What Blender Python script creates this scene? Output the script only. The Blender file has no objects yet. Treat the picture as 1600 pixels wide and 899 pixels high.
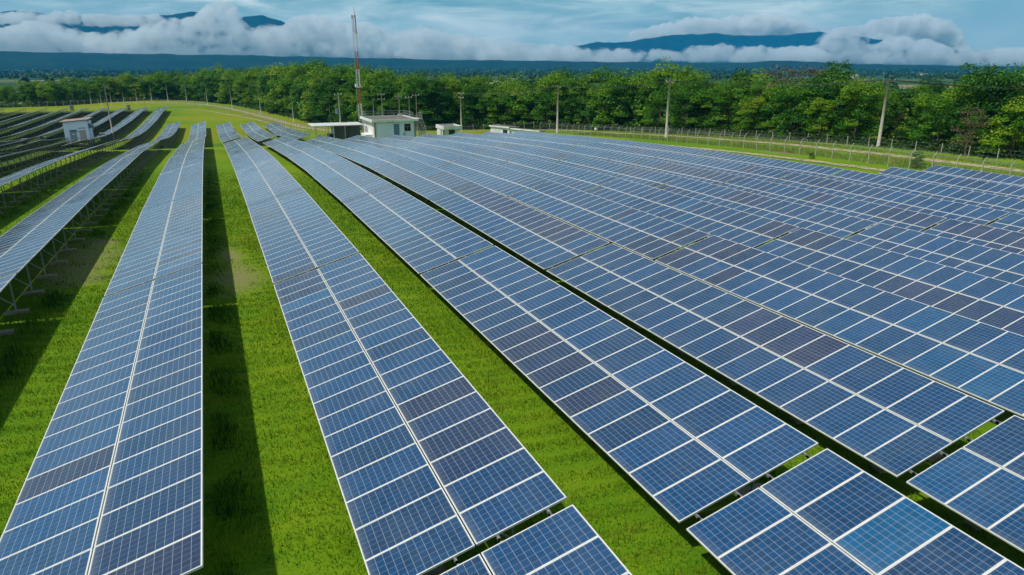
import bpy, math, random
import numpy as np
from mathutils import Vector, Matrix
R = math.radians
random.seed(7)
rng = np.random.default_rng(11)
C = bpy.context.scene.collection
S = bpy.context.scene

# ------------------------------------------------------------------ camera
CAMZ = 10.03
PITCH, YAW, FPX = R(18.14), R(23.37), 1067.0          # focal length in pixels of the 1600 wide photograph
cam = bpy.data.cameras.new('camera')
cam.lens = 24.0; cam.sensor_width = 36.0
cam.clip_start = 0.1; cam.clip_end = 60000
cam_o = bpy.data.objects.new('camera', cam); C.objects.link(cam_o)
cam_o.location = (0, 0, CAMZ)
cam_o.rotation_euler = (math.pi/2 - PITCH, 0, -YAW)
S.camera = cam_o
FW = Vector((math.sin(YAW)*math.cos(PITCH), math.cos(YAW)*math.cos(PITCH), -math.sin(PITCH)))
RT = Vector((math.cos(YAW), -math.sin(YAW), 0))
UPV = RT.cross(FW)

def ray(px, py):
    return (FW*FPX + RT*(px-800) - UPV*(py-449.5)).normalized()
def project(x, y, z):
    d = Vector((x, y, z-CAMZ)); w = d.dot(FW)
    if w < 0.3: return None
    return 800+FPX*d.dot(RT)/w, 449.5-FPX*d.dot(UPV)/w, w

# ------------------------------------------------------------------ terrain
EDGE_H = 2.0                                          # high edge of a table above the ground
TY = np.array([-60,10,31,52,73,90,114,134.5,150,170,190,228,312,360.])
TX = np.array([-110,-27,-14,-7.6,-1,5.5,12,19,32,45,58,72,110.])
TH = np.array([
 [7.5,7.5,7.6,8.0,8.7,9.3,10.7,11.6,13.2,14.5,14.9,15.3,15.0,15.0],
 [7.5,7.5,7.6,8.0,8.7,9.3,10.7,11.6,13.2,14.5,15.2,15.7,15.5,15.6],
 [7.5,7.55,7.7,8.0,8.75,9.5,10.85,12.1,13.5,14.6,15.3,15.8,15.7,15.9],
 [7.6,7.6,7.75,8.3,9.1,9.7,11.0,12.2,13.6,14.8,15.5,15.9,15.8,16.0],
 [8.0,8.03,8.1,8.35,8.9,9.6,11.0,12.3,13.7,15.0,15.8,16.1,15.9,16.0],
 [8.1,8.14,8.2,8.5,9.0,9.75,11.1,12.46,13.8,15.0,15.9,16.5,16.2,16.2],
 [8.4,8.43,8.5,8.7,9.2,9.95,11.3,12.6,13.8,15.0,15.9,16.6,16.4,16.4],
 [8.9,8.93,9.05,8.98,9.4,10.1,11.5,12.75,13.8,15.0,16.0,17.0,16.8,16.8],
 [9.2,9.25,9.38,9.4,9.9,10.5,11.8,13.1,14.0,15.0,16.0,17.0,16.8,16.8],
 [9.7,9.8,9.95,10.0,10.35,10.8,12.0,13.15,14.2,15.0,16.0,17.0,16.8,16.8],
 [10.0,10.1,10.2,10.1,10.55,11.1,12.2,13.4,14.3,15.0,16.0,17.0,16.8,16.8],
 [10.3,10.4,10.4,10.4,10.7,11.2,12.3,13.4,14.3,15.0,16.0,17.0,16.8,16.8],
 [10.6,10.7,10.7,10.7,10.9,11.3,12.3,13.4,14.3,15.0,16.0,17.0,16.8,16.8]])
def smooth(a, b, x):
    t = np.clip((x-a)/(b-a), 0, 1); return t*t*(3-2*t)
def ground(x, y):
    x = np.asarray(x, float); y = np.asarray(y, float)
    xc = np.clip(x, TX[0], TX[-1]); yc = np.clip(y, TY[0], TY[-1])
    i = np.clip(np.searchsorted(TX, xc)-1, 0, len(TX)-2); j = np.clip(np.searchsorted(TY, yc)-1, 0, len(TY)-2)
    u = (xc-TX[i])/(TX[i+1]-TX[i]); v = (yc-TY[j])/(TY[j+1]-TY[j])
    h = TH[i,j]*(1-u)*(1-v)+TH[i+1,j]*u*(1-v)+TH[i,j+1]*(1-u)*v+TH[i+1,j+1]*u*v
    H = h+EDGE_H
    d = np.sqrt(x*x+y*y)
    H = H + 8*smooth(420, 900, d)*smooth(250, 500, d) + 14*smooth(900, 3200, d)
    return CAMZ-H
def gz(x, y): return float(ground(x, y))
def at(px, py, lift=0.0):                             # where the sight line through a pixel meets the ground
    d = ray(px, py); lo, hi = 2.0, 9000.0
    prev = lo
    s = lo
    while s < hi:
        p = d*s
        if CAMZ+p.z < gz(p.x, p.y)+lift: break
        prev = s; s *= 1.02
    a, b = prev, s
    for _ in range(40):
        m = (a+b)/2; p = d*m
        if CAMZ+p.z < gz(p.x, p.y)+lift: b = m
        else: a = m
    p = d*a
    return p.x, p.y

# ------------------------------------------------------------------ small helpers
class MB:
    """collects faces of several materials, built as one mesh object"""
    def __init__(self): self.v = []; self.f = []; self.m = []; self.smooth = False
    def quad(self, a, b, c, d, m=0):
        n = len(self.v); self.v += [tuple(a), tuple(b), tuple(c), tuple(d)]; self.f.append((n, n+1, n+2, n+3)); self.m.append(m)
    def box(self, x0, x1, y0, y1, z0, z1, m=0):
        n = len(self.v)
        self.v += [(x0,y0,z0),(x1,y0,z0),(x1,y1,z0),(x0,y1,z0),(x0,y0,z1),(x1,y0,z1),(x1,y1,z1),(x0,y1,z1)]
        for q in ((0,3,2,1),(4,5,6,7),(0,1,5,4),(1,2,6,5),(2,3,7,6),(3,0,4,7)):
            self.f.append(tuple(n+k for k in q)); self.m.append(m)
    def tube(self, pts, r, n=6, m=0, cap=True):
        """round bar through points; r a number or one per point"""
        pts = [Vector(p) for p in pts]
        rr = r if isinstance(r, (list, tuple)) else [r]*len(pts)
        base = len(self.v)
        for i, p in enumerate(pts):
            t = (pts[min(i+1, len(pts)-1)]-pts[max(i-1, 0)]).normalized()
            ref = Vector((0,0,1)) if abs(t.z) < 0.9 else Vector((1,0,0))
            a = t.cross(ref).normalized(); b = t.cross(a)
            for k in range(n):
                th = 2*math.pi*k/n
                self.v.append(tuple(p+(a*math.cos(th)+b*math.sin(th))*rr[i]))
        for i in range(len(pts)-1):
            for k in range(n):
                k2 = (k+1) % n
                self.f.append((base+i*n+k, base+i*n+k2, base+(i+1)*n+k2, base+(i+1)*n+k)); self.m.append(m)
        if cap:
            self.f.append(tuple(base+k for k in range(n))); self.m.append(m)
            e = base+(len(pts)-1)*n
            self.f.append(tuple(e+k for k in reversed(range(n)))); self.m.append(m)
    def bar(self, p, q, w, h, m=0, up=(0,0,1)):
        """square bar from p to q"""
        p = Vector(p); q = Vector(q); t = (q-p).normalized(); up = Vector(up)
        if abs(t.dot(up)) > 0.98: up = Vector((0,1,0))
        a = t.cross(up).normalized()*(w/2); b = a.cross(t).normalized()*(h/2)
        n = len(self.v)
        for c in (p, q):
            for s1, s2 in ((-1,-1),(1,-1),(1,1),(-1,1)): self.v.append(tuple(c+a*s1+b*s2))
        for qd in ((0,1,2,3),(7,6,5,4),(0,4,5,1),(1,5,6,2),(2,6,7,3),(3,7,4,0)):
            self.f.append(tuple(n+k for k in qd)); self.m.append(m)
    def mesh(self, name, mats):
        me = bpy.data.meshes.new(name)
        me.from_pydata(self.v, [], self.f)
        for mt in (mats if isinstance(mats, (list, tuple)) else [mats]): me.materials.append(mt)
        me.polygons.foreach_set('material_index', self.m)
        if self.smooth: me.polygons.foreach_set('use_smooth', [True]*len(self.f))
        me.update()
        return me
    def build(self, name, mats, parent=None, **kw):
        return link(name, self.mesh(name, mats), parent, **kw)
def link(name, me, parent=None, **kw):
    o = bpy.data.objects.new(name, me); C.objects.link(o)
    if parent is not None: o.parent = parent
    for k, v in kw.items(): o[k] = v
    return o
def tag(o, label=None, category=None, group=None, kind=None):
    if label: o['label'] = label
    if category: o['category'] = category
    if group: o['group'] = group
    if kind: o['kind'] = kind
    return o
def empty(name, loc=(0,0,0), rz=0.0, **kw):
    o = bpy.data.objects.new(name, None); C.objects.link(o)
    o.location = loc; o.rotation_euler = (0,0,rz); o.empty_display_size = 0.3
    tag(o, **kw); return o
def children_of(root): return [c for c in root.children]
def copy_tree(o, parent=None):
    c = o.copy(); C.objects.link(c); c.parent = parent
    for ch in o.children: copy_tree(ch, c)
    return c
def np_mesh(name, verts, faces, mats, uv=None, attrs=None, smooth_=False, mat_idx=None):
    """mesh from numpy arrays, all faces with the same number of corners"""
    me = bpy.data.meshes.new(name)
    nf, k = faces.shape
    me.vertices.add(len(verts)); me.vertices.foreach_set('co', np.ascontiguousarray(verts, np.float32).ravel())
    me.loops.add(nf*k); me.loops.foreach_set('vertex_index', np.ascontiguousarray(faces, np.int32).ravel())
    me.polygons.add(nf); me.polygons.foreach_set('loop_start', np.arange(0, nf*k, k, dtype=np.int32))
    for mt in mats: me.materials.append(mt)
    if mat_idx is not None: me.polygons.foreach_set('material_index', np.ascontiguousarray(mat_idx, np.int32))
    if smooth_: me.polygons.foreach_set('use_smooth', np.ones(nf, bool))
    if uv is not None:
        l = me.uv_layers.new(name='UVMap'); l.data.foreach_set('uv', np.ascontiguousarray(uv, np.float32).ravel())
    for an, av in (attrs or {}).items():
        a = me.attributes.new(an, 'FLOAT', 'FACE'); a.data.foreach_set('value', np.ascontiguousarray(av, np.float32))
    me.update(calc_edges=True); me.validate()
    return me

# ------------------------------------------------------------------ materials
def new_mat(name):
    m = bpy.data.materials.new(name); m.use_nodes = True
    nt = m.node_tree; nt.nodes.clear()
    out = nt.nodes.new('ShaderNodeOutputMaterial')
    return m, nt, out
class NT:
    def __init__(self, nt): self.nt = nt
    def n(self, t, **kw):
        nd = self.nt.nodes.new(t)
        for k, v in kw.items():
            if k in ('ins',): continue
            setattr(nd, k, v)
        return nd
    def set(self, nd, name, val):
        s = nd.inputs[name]
        if hasattr(val, 'is_output') or isinstance(val, bpy.types.NodeSocket): self.nt.links.new(val, s)
        else: s.default_value = val
    def math(self, op, a, b=None, c=None, clamp=False):
        nd = self.nt.nodes.new('ShaderNodeMath'); nd.operation = op; nd.use_clamp = clamp
        for i, v in enumerate((a, b, c)):
            if v is None: continue
            self.set(nd, i, v)
        return nd.outputs[0]
    def vmath(self, op, a, b=None):
        nd = self.nt.nodes.new('ShaderNodeVectorMath'); nd.operation = op
        self.set(nd, 0, a)
        if b is not None: self.set(nd, 1, b)
        return nd.outputs['Value'] if op in ('LENGTH', 'DISTANCE', 'DOT_PRODUCT') else nd.outputs[0]
    def mix(self, f, a, b, typ='RGBA', blend='MIX'):
        nd = self.nt.nodes.new('ShaderNodeMix'); nd.data_type = typ
        if typ == 'RGBA':
            nd.blend_type = blend
            self.set(nd, 0, f); self.set(nd, 6, col(a)); self.set(nd, 7, col(b)); return nd.outputs[2]
        self.set(nd, 0, f); self.set(nd, 2, a); self.set(nd, 3, b); return nd.outputs[0]
    def noise(self, vec, scale, detail=3.0, rough=0.55, out='Fac', dist=0.0):
        nd = self.nt.nodes.new('ShaderNodeTexNoise')
        if vec is not None: self.set(nd, 'Vector', vec)
        nd.inputs['Scale'].default_value = scale; nd.inputs['Detail'].default_value = detail
        nd.inputs['Roughness'].default_value = rough; nd.inputs['Distortion'].default_value = dist
        return nd.outputs[out]
    def ramp(self, f, stops, interp='LINEAR'):
        nd = self.nt.nodes.new('ShaderNodeValToRGB'); cr = nd.color_ramp; cr.interpolation = interp
        while len(cr.elements) < len(stops): cr.elements.new(0.5)
        for e, (p, c) in zip(cr.elements, stops):
            e.position = p; e.color = col(c) if not isinstance(c, (int, float)) else (c, c, c, 1)
        self.set(nd, 0, f); return nd.outputs[0]
    def maprange(self, v, a, b, c=0.0, d=1.0, smooth_=True):
        nd = self.nt.nodes.new('ShaderNodeMapRange'); nd.interpolation_type = 'SMOOTHSTEP' if smooth_ else 'LINEAR'
        self.set(nd, 0, v)
        for i, x in enumerate((a, b, c, d)): nd.inputs[i+1].default_value = x
        return nd.outputs[0]
    def scale(self, vec, s):
        nd = self.nt.nodes.new('ShaderNodeVectorMath'); nd.operation = 'MULTIPLY'; self.set(nd, 0, vec); nd.inputs[1].default_value = s
        return nd.outputs[0]
    def bump(self, h, strength=0.3, dist=0.05):
        nd = self.nt.nodes.new('ShaderNodeBump'); self.set(nd, 'Height', h)
        nd.inputs['Strength'].default_value = strength; nd.inputs['Distance'].default_value = dist
        return nd.outputs[0]
    def bsdf(self, color, rough=0.7, metal=0.0, spec=0.5, normal=None, **kw):
        nd = self.nt.nodes.new('ShaderNodeBsdfPrincipled')
        self.set(nd, 'Base Color', col(color)); self.set(nd, 'Roughness', rough); self.set(nd, 'Metallic', metal)
        self.set(nd, 'Specular IOR Level', spec)
        if normal is not None: self.set(nd, 'Normal', normal)
        for k, v in kw.items(): self.set(nd, k, v)
        return nd.outputs[0]
def col(c):
    if isinstance(c, (tuple, list)): return tuple(c)+((1.0,) if len(c) == 3 else ())
    return c

def simple(name, c1, c2=None, rough=0.7, metal=0.0, scale=3.0, bump=0.0, spec=0.4, streak=False):
    """weathered paint / metal / concrete: two tones mixed by noise in object space"""
    m, nt, out = new_mat(name); t = NT(nt)
    pos = t.n('ShaderNodeTexCoord').outputs['Object']
    if streak: pos = t.scale(pos, (1, 1, 0.15))
    f = t.noise(pos, scale, 5, 0.65)
    f = t.maprange(f, 0.35, 0.7)
    c = t.mix(f, c1, c2 if c2 else tuple(x*0.75 for x in c1))
    nrm = t.bump(t.noise(pos, scale*8, 3), bump, 0.02) if bump else None
    nt.links.new(t.bsdf(c, rough, metal, spec, nrm), out.inputs[0])
    return m

M = {}
M['galv'] = simple('galvanised_steel', (0.42,0.43,0.43), (0.28,0.29,0.29), 0.5, 0.6, 6)
M['alu'] = simple('aluminium_frame', (0.78,0.77,0.74), (0.64,0.63,0.60), 0.42, 0.15, 2)
M['concrete'] = simple('concrete', (0.36,0.32,0.26), (0.22,0.19,0.145), 0.9, 0, 3, 0.3)
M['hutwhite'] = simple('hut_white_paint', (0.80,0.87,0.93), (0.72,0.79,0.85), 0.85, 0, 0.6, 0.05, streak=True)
M['sheet'] = simple('weathered_white_sheet', (0.58,0.60,0.60), (0.44,0.45,0.44), 0.8, 0, 0.7, streak=False)
M['pole'] = simple('pole_concrete', (0.46,0.42,0.36), (0.34,0.30,0.25), 0.9, 0, 1.5, 0.2)
M['white'] = simple('white_render', (0.80,0.81,0.82), (0.62,0.61,0.57), 0.85, 0, 0.8, 0.05, streak=True)
M['shadeblue'] = simple('white_render_blue_shade', (0.68,0.80,1.0), (0.61,0.73,0.93), 0.85, 0, 0.6, 0.05, streak=True)  # white render with the blue of skylit shade put into its colour
M['roof'] = simple('stained_roof_slab', (0.17,0.15,0.13), (0.10,0.085,0.07), 0.95, 0, 0.8, 0.3)
M['bluedoor'] = simple('blue_door_paint', (0.11,0.22,0.33), (0.09,0.18,0.28), 0.5, 0, 2)
M['greydoor'] = simple('grey_door_paint', (0.30,0.33,0.36), (0.25,0.28,0.30), 0.5, 0, 2)
M['louvre'] = simple('pinkish_louvre', (0.50,0.40,0.36), (0.40,0.32,0.29), 0.7, 0, 2)
M['glass'] = simple('dark_window_glass', (0.012,0.014,0.02), (0.02,0.022,0.03), 0.08, 0, 1, 0, 0.6)
M['dark'] = simple('dark_metal', (0.03,0.03,0.03), (0.05,0.05,0.05), 0.6, 0.3, 4)
M['red'] = simple('red_mast_paint', (0.42,0.08,0.035), (0.30,0.06,0.03), 0.6, 0, 3)
M['mastwhite'] = simple('white_mast_paint', (0.72,0.70,0.68), (0.55,0.53,0.50), 0.6, 0, 3)
M['green'] = simple('green_sign_paint', (0.02,0.22,0.16), (0.02,0.18,0.13), 0.5, 0, 3)
M['shed'] = simple('corrugated_grey', (0.20,0.23,0.24), (0.13,0.15,0.16), 0.7, 0.2, 1, streak=True)
M['tan'] = simple('brown_roof', (0.36,0.27,0.20), (0.22,0.16,0.12), 0.85, 0, 1.5, 0.2)
M['bark'] = simple('bark', (0.13,0.10,0.07), (0.07,0.055,0.04), 0.95, 0, 4, 0.4, streak=True)

def panel_material(name, from_attr):
    """blue polycrystalline cells under glass: cell gaps and busbars from the panel's own UV, tone per panel"""
    m, nt, out = new_mat(name); t = NT(nt)
    uvn = t.n('ShaderNodeUVMap'); uvn.uv_map = 'UVMap'
    sep = t.n('ShaderNodeSeparateXYZ'); nt.links.new(uvn.outputs[0], sep.inputs[0])
    u, v = sep.outputs[0], sep.outputs[1]                 # u along the 2 m side, v along the 1 m side
    if from_attr:
        a = t.n('ShaderNodeAttribute'); a.attribute_name = 'tone'; tone = a.outputs['Fac']
        a2 = t.n('ShaderNodeAttribute'); a2.attribute_name = 'shade'; rnd = a2.outputs['Fac']
    else:
        oi = t.n('ShaderNodeObjectInfo')
        s2 = t.n('ShaderNodeSeparateColor'); nt.links.new(oi.outputs['Color'], s2.inputs[0])
        tone, rnd = s2.outputs[0], s2.outputs[1]
    # tone 0 = teal blue, 0.5 = mid blue, 1 = purple grey
    base = t.ramp(tone, [(0.0,(0.001,0.082,0.190)),(0.25,(0.001,0.053,0.152)),(0.55,(0.001,0.039,0.118)),(0.8,(0.010,0.033,0.094)),(1.0,(0.022,0.033,0.086))])
    br = t.maprange(rnd, 0, 1, 0.85, 1.18, False)
    base = t.mix(1.0, base, t.n('ShaderNodeCombineColor').outputs[0], blend='MIX') if False else base
    bc = t.n('ShaderNodeVectorMath', operation='SCALE'); nt.links.new(base, bc.inputs[0]); nt.links.new(br, bc.inputs['Scale'])
    base = bc.outputs[0]
    # crystal grain per cell
    cu = t.math('MULTIPLY', u, 12.0); cv = t.math('MULTIPLY', v, 6.0)
    comb = t.n('ShaderNodeCombineXYZ'); nt.links.new(t.math('FLOOR', cu), comb.inputs[0]); nt.links.new(t.math('FLOOR', cv), comb.inputs[1])
    nt.links.new(t.math('MULTIPLY', rnd, 57.0), comb.inputs[2])
    wn = t.n('ShaderNodeTexWhiteNoise'); nt.links.new(comb.outputs[0], wn.inputs['Vector'])
    bc2 = t.n('ShaderNodeVectorMath', operation='SCALE'); nt.links.new(base, bc2.inputs[0])
    nt.links.new(t.maprange(wn.outputs['Value'], 0, 1, 0.97 if from_attr else 0.88, 1.03 if from_attr else 1.14, False), bc2.inputs['Scale'])
    base = bc2.outputs[0]
    def lines(x, w):                                      # 1 on a line at every whole number
        fr = t.math('ABSOLUTE', t.math('SUBTRACT', t.math('FRACT', t.math('ADD', x, 0.5)), 0.5))
        return t.math('LESS_THAN', fr, w)
    bus = lines(t.math('ADD', t.math('MULTIPLY', v, 18.0), 0.5), 0.040)
    c = t.mix(t.math('MULTIPLY', bus, 0.32), base, (0.33,0.36,0.40))
    c = t.mix(t.math('MAXIMUM', t.math('MULTIPLY', lines(cu, 0.020), 0.52), t.math('MULTIPLY', lines(cv, 0.016), 0.35)), c, (0.60,0.64,0.66))
    # dust film: patchy, heavier along the low edge
    pos = t.n('ShaderNodeNewGeometry').outputs['Position']
    dn = t.noise(t.scale(pos, (1,0.6,1)), 0.9, 5, 0.65)
    dust = t.math('MULTIPLY', t.maprange(dn, 0.35, 0.8), 0.055)
    edge = t.math('MULTIPLY', t.maprange(u, 0.10, 0.0), 0.10)
    dust = t.math('ADD', t.math('ADD', dust, edge), 0.006)
    c = t.mix(dust, c, (0.40,0.40,0.38))
    sh = t.bsdf(c, t.maprange(dn, 0.3, 0.8, 0.12, 0.26), 0.0, 0.5)
    nt.links.new(sh, out.inputs[0])
    return m
M['cell'] = panel_material('solar_cells', False)
M['cell_far'] = panel_material('solar_cells_array', True)

def foliage_material(name, stops, trans=0.35, obj_random=True):
    m, nt, out = new_mat(name); t = NT(nt)
    a = t.n('ShaderNodeAttribute'); a.attribute_name = 'tone'
    f = a.outputs['Fac']
    if obj_random:
        oi = t.n('ShaderNodeObjectInfo')
        f = t.math('ADD', t.math('MULTIPLY', f, 0.55), t.math('MULTIPLY', oi.outputs['Random'], 0.45))
    c = t.ramp(f, stops)
    d = t.bsdf(c, 0.55, 0, 0.25)
    tr = t.n('ShaderNodeBsdfTranslucent')
    c2 = t.mix(1.0, c, (1.0,1.0,0.45), blend='MULTIPLY'); nt.links.new(c2, tr.inputs[0])
    mx = t.n('ShaderNodeMixShader'); mx.inputs[0].default_value = trans
    nt.links.new(d, mx.inputs[1]); nt.links.new(tr.outputs[0], mx.inputs[2]); nt.links.new(mx.outputs[0], out.inputs[0])
    return m
M['leaf'] = foliage_material('tree_leaves', [(0.0,(0.008,0.045,0.004)),(0.28,(0.024,0.115,0.003)),(0.5,(0.066,0.205,0.003)),(0.75,(0.165,0.310,0.004)),(1.0,(0.27,0.32,0.010))], 0.24)
M['leaf_far'] = foliage_material('far_leaves', [(0.0,(0.012,0.05,0.014)),(0.5,(0.03,0.085,0.015)),(1.0,(0.07,0.12,0.02))], 0.2, False)
M['leaf_dry'] = foliage_material('dry_twigs', [(0.0,(0.10,0.085,0.05)),(1.0,(0.17,0.13,0.07))], 0.2, False)
M['blade'] = foliage_material('grass_blades', [(0.0,(0.014,0.060,0.004)),(0.35,(0.045,0.150,0.003)),(0.7,(0.125,0.255,0.004)),(1.0,(0.26,0.30,0.025))], 0.35, False)

# ------------------------------------------------------------------ ground
DIRT = [at(128, 402), at(150, 385), at(372, 434), at(360, 402), at(1222, 238), at(1245, 236), at(118, 425), at(1290, 240)]
def ground_material():
    m, nt, out = new_mat('meadow_ground'); t = NT(nt)
    pos = t.n('ShaderNodeNewGeometry').outputs['Position']
    big = t.noise(pos, 0.035, 4, 0.6)
    mid = t.noise(t.scale(pos, (0.6,1,1)), 0.55, 5, 0.65)
    rip = t.noise(t.scale(pos, (0.35,1.5,1)), 1.0, 4, 0.6)
    fine = t.noise(pos, 9.0, 4, 0.7)
    f = t.math('ADD', t.math('MULTIPLY', big, 0.45), t.math('ADD', t.math('MULTIPLY', mid, 0.25), t.math('ADD', t.math('MULTIPLY', fine, 0.30), t.math('MULTIPLY', rip, 0.18))))
    c = t.ramp(f, [(0.36,(0.022,0.085,0.003)),(0.50,(0.070,0.180,0.003)),(0.62,(0.140,0.235,0.004)),(0.78,(0.23,0.25,0.015))])
    # bare earth in a few places
    soil = t.mix(fine, (0.16,0.115,0.065), (0.30,0.23,0.14))
    msk = None
    for k, (x, y) in enumerate(DIRT):
        dv = t.vmath('LENGTH', t.vmath('MULTIPLY', t.vmath('SUBTRACT', pos, (x, y, gz(x, y))), (1.0, 0.42, 0.5)))
        e = t.maprange(t.math('ADD', dv, t.math('MULTIPLY', t.math('SUBTRACT', mid, 0.5), 3.0)), [2.6,1.6,1.8,1.2,3.0,3.2,2.2,1.6][k], 0.3)
        msk = e if msk is None else t.math('MAXIMUM', msk, e)
    bare = t.maprange(t.noise(pos, 0.16, 5, 0.7), 0.66, 0.76)
    msk = t.math('MAXIMUM', t.math('MULTIPLY', msk, 0.95), t.math('MULTIPLY', bare, 0.55))
    c = t.mix(t.math('MULTIPLY', msk, t.maprange(fine, 0.35, 0.6)), c, soil)
    # fields of the far plain
    d = t.vmath('LENGTH', pos)
    vor = t.n('ShaderNodeTexVoronoi'); vor.inputs['Scale'].default_value = 0.0042
    warp = t.vmath('ADD', t.scale(pos, (1.0,1.6,1)), t.scale(t.noise(pos, 0.003, 2, out='Color'), (150,150,0)))
    nt.links.new(warp, vor.inputs['Vector'])
    sc = t.n('ShaderNodeSeparateColor'); nt.links.new(vor.outputs['Color'], sc.inputs[0])
    fields = t.ramp(sc.outputs[0], [(0.0,(0.020,0.060,0.014)),(0.45,(0.035,0.085,0.016)),(0.66,(0.06,0.12,0.02)),(0.80,(0.11,0.14,0.035)),(0.9,(0.27,0.22,0.13)),(1.0,(0.36,0.30,0.20))], 'CONSTANT')
    fields = t.mix(t.math('MULTIPLY', t.noise(pos, 0.02, 4), 0.5), fields, (0.03,0.07,0.015))
    sx = t.n('ShaderNodeSeparateXYZ'); nt.links.new(pos, sx.inputs[0])
    dry = t.math('MULTIPLY', t.maprange(sx.outputs[1], 70, 190), t.maprange(t.math('ADD', t.math('MULTIPLY', big, 0.6), t.math('MULTIPLY', mid, 0.4)), 0.36, 0.62))
    c = t.mix(t.math('MULTIPLY', dry, 0.75), c, (0.215,0.215,0.008))
    left_dark = t.math('MULTIPLY', t.maprange(sx.outputs[0], -19, -27), t.math('MULTIPLY', t.maprange(sx.outputs[1], 45, 65), t.maprange(sx.outputs[1], 322, 312)))  # darker green ground among the far-left rows
    c = t.mix(t.math('MULTIPLY', left_dark, t.maprange(mid, 0.80, 0.50)), c, t.mix(fine, (0.018,0.052,0.006), (0.060,0.090,0.014)))
    c = t.mix(t.maprange(d, 420, 560), c, fields)
    hgt = t.math('ADD', t.math('MULTIPLY', fine, 0.35), t.math('ADD', t.math('MULTIPLY', rip, 1.0), t.math('MULTIPLY', mid, 0.5)))
    nrm = t.bump(hgt, 0.9, 0.16)
    nt.links.new(t.bsdf(c, 0.95, 0, 0.15, nrm), out.inputs[0])
    return m
def axis(lo, hi, step, far, grow=1.18):
    a = list(np.arange(lo, hi+0.01, step)); s = step; x = hi
    while x < far: s *= grow; x += s; a.append(x)
    s = step; x = lo; b = []
    while x > -far: s *= grow; x -= s; b.append(x)
    return np.array(b[::-1]+a)
gx = axis(-124, 140, 2.0, 14000); gy = axis(-60, 400, 2.0, 14000)
GX, GY = np.meshgrid(gx, gy)
gv = np.stack([GX.ravel(), GY.ravel(), ground(GX, GY).ravel()], 1)
nx, ny = len(gx), len(gy)
ii = (np.arange(ny-1)[:,None]*nx+np.arange(nx-1)[None]).ravel()
gf = np.stack([ii, ii+1, ii+1+nx, ii+nx], 1)
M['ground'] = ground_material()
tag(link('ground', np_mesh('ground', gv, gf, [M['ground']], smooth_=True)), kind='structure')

# ------------------------------------------------------------------ dirt tracks (sheets a little above the ground)
def track_material():
    m, nt, out = new_mat('sandy_track'); t = NT(nt)
    pos = t.n('ShaderNodeNewGeometry').outputs['Position']
    f = t.noise(pos, 1.3, 5, 0.7); g = t.noise(pos, 9, 3)
    c = t.mix(t.maprange(f, 0.35, 0.7), (0.46,0.38,0.26), (0.30,0.24,0.15))
    uvn = t.n('ShaderNodeUVMap'); sep = t.n('ShaderNodeSeparateXYZ'); nt.links.new(uvn.outputs[0], sep.inputs[0])
    e = t.math('ABSOLUTE', t.math('SUBTRACT', sep.outputs[0], 0.5))          # 0 in the middle .. 0.5 at the rim
    hump = t.math('MULTIPLY', t.maprange(e, 0.14, 0.02), 0.30)               # grass between the wheel lines
    a = t.math('SUBTRACT', t.math('SUBTRACT', 0.52, e), hump)
    a = t.math('GREATER_THAN', t.math('ADD', a, t.math('MULTIPLY', t.math('SUBTRACT', t.noise(pos, 0.8, 5, 0.75), 0.5), 1.25)), 0.20)
    tr = t.n('ShaderNodeBsdfTransparent')
    mx = t.n('ShaderNodeMixShader'); nt.links.new(a, mx.inputs[0]); nt.links.new(tr.outputs[0], mx.inputs[1])
    nt.links.new(t.bsdf(c, 0.95, 0, 0.1, t.bump(g, 0.5, 0.05)), mx.inputs[2]); nt.links.new(mx.outputs[0], out.inputs[0])
    return m
M['track'] = track_material()
def resample(pts, step):
    pts = [Vector((p[0], p[1])) for p in pts]; out = [pts[0]]
    for a, b in zip(pts[:-1], pts[1:]):
        n = max(1, int(round((b-a).length/step)))
        for k in range(1, n+1): out.append(a+(b-a)*(k/n))
    return out
def smooth_line(pts, it=3):
    pts = [Vector((p[0], p[1])) for p in pts]
    for _ in range(it):
        q = [pts[0]]
        for a, b in zip(pts[:-1], pts[1:]): q += [a*0.75+b*0.25, a*0.25+b*0.75]
        q.append(pts[-1]); pts = q
    return pts
def track(name, pts, w, lift=0.05):
    pts = resample(smooth_line(pts), 2.0); K = 4
    vs, fs, uv = [], [], []
    for i, p in enumerate(pts):
        t = (pts[min(i+1, len(pts)-1)]-pts[max(i-1, 0)]).normalized(); nrm = Vector((t.y, -t.x))
        for k in range(K+1):
            q = p+nrm*(w*(k/K-0.5)); vs.append((q.x, q.y, gz(q.x, q.y)+lift))
    for i in range(len(pts)-1):
        for k in range(K):
            a = i*(K+1)+k; fs.append((a, a+1, a+K+2, a+K+1)); uv += [(k/K, i), ((k+1)/K, i), ((k+1)/K, i+1), (k/K, i+1)]
    tag(link(name, np_mesh(name, np.array(vs), np.array(fs), [M['track']], uv=np.array(uv), smooth_=True)), kind='structure')

#@@TRACKS
track('perimeter_track', [(90,20),(91,60),(91.5,95),(92,120),(90,150),(85,172),(60,176),(42,182),(34,200),(27.6,222),(17,291),(1.7,353),(-13.5,378),(-50,386),(-120,388)], 3.6)
track('inner_track', [(76.5,44),(75.6,60),(74.6,80),(73.5,100),(72,125),(70,140)], 2.5, 0.06)
track('cross_track', [(-120,140),(-60,139.7),(-25,139.8)], 3.0)
track('field_track', [at(478,204.7), at(442,197.6), at(400,187), at(360,179.8), at(319,172.7), at(264,170), at(215,169.5), at(120,168)], 1.8)

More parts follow.
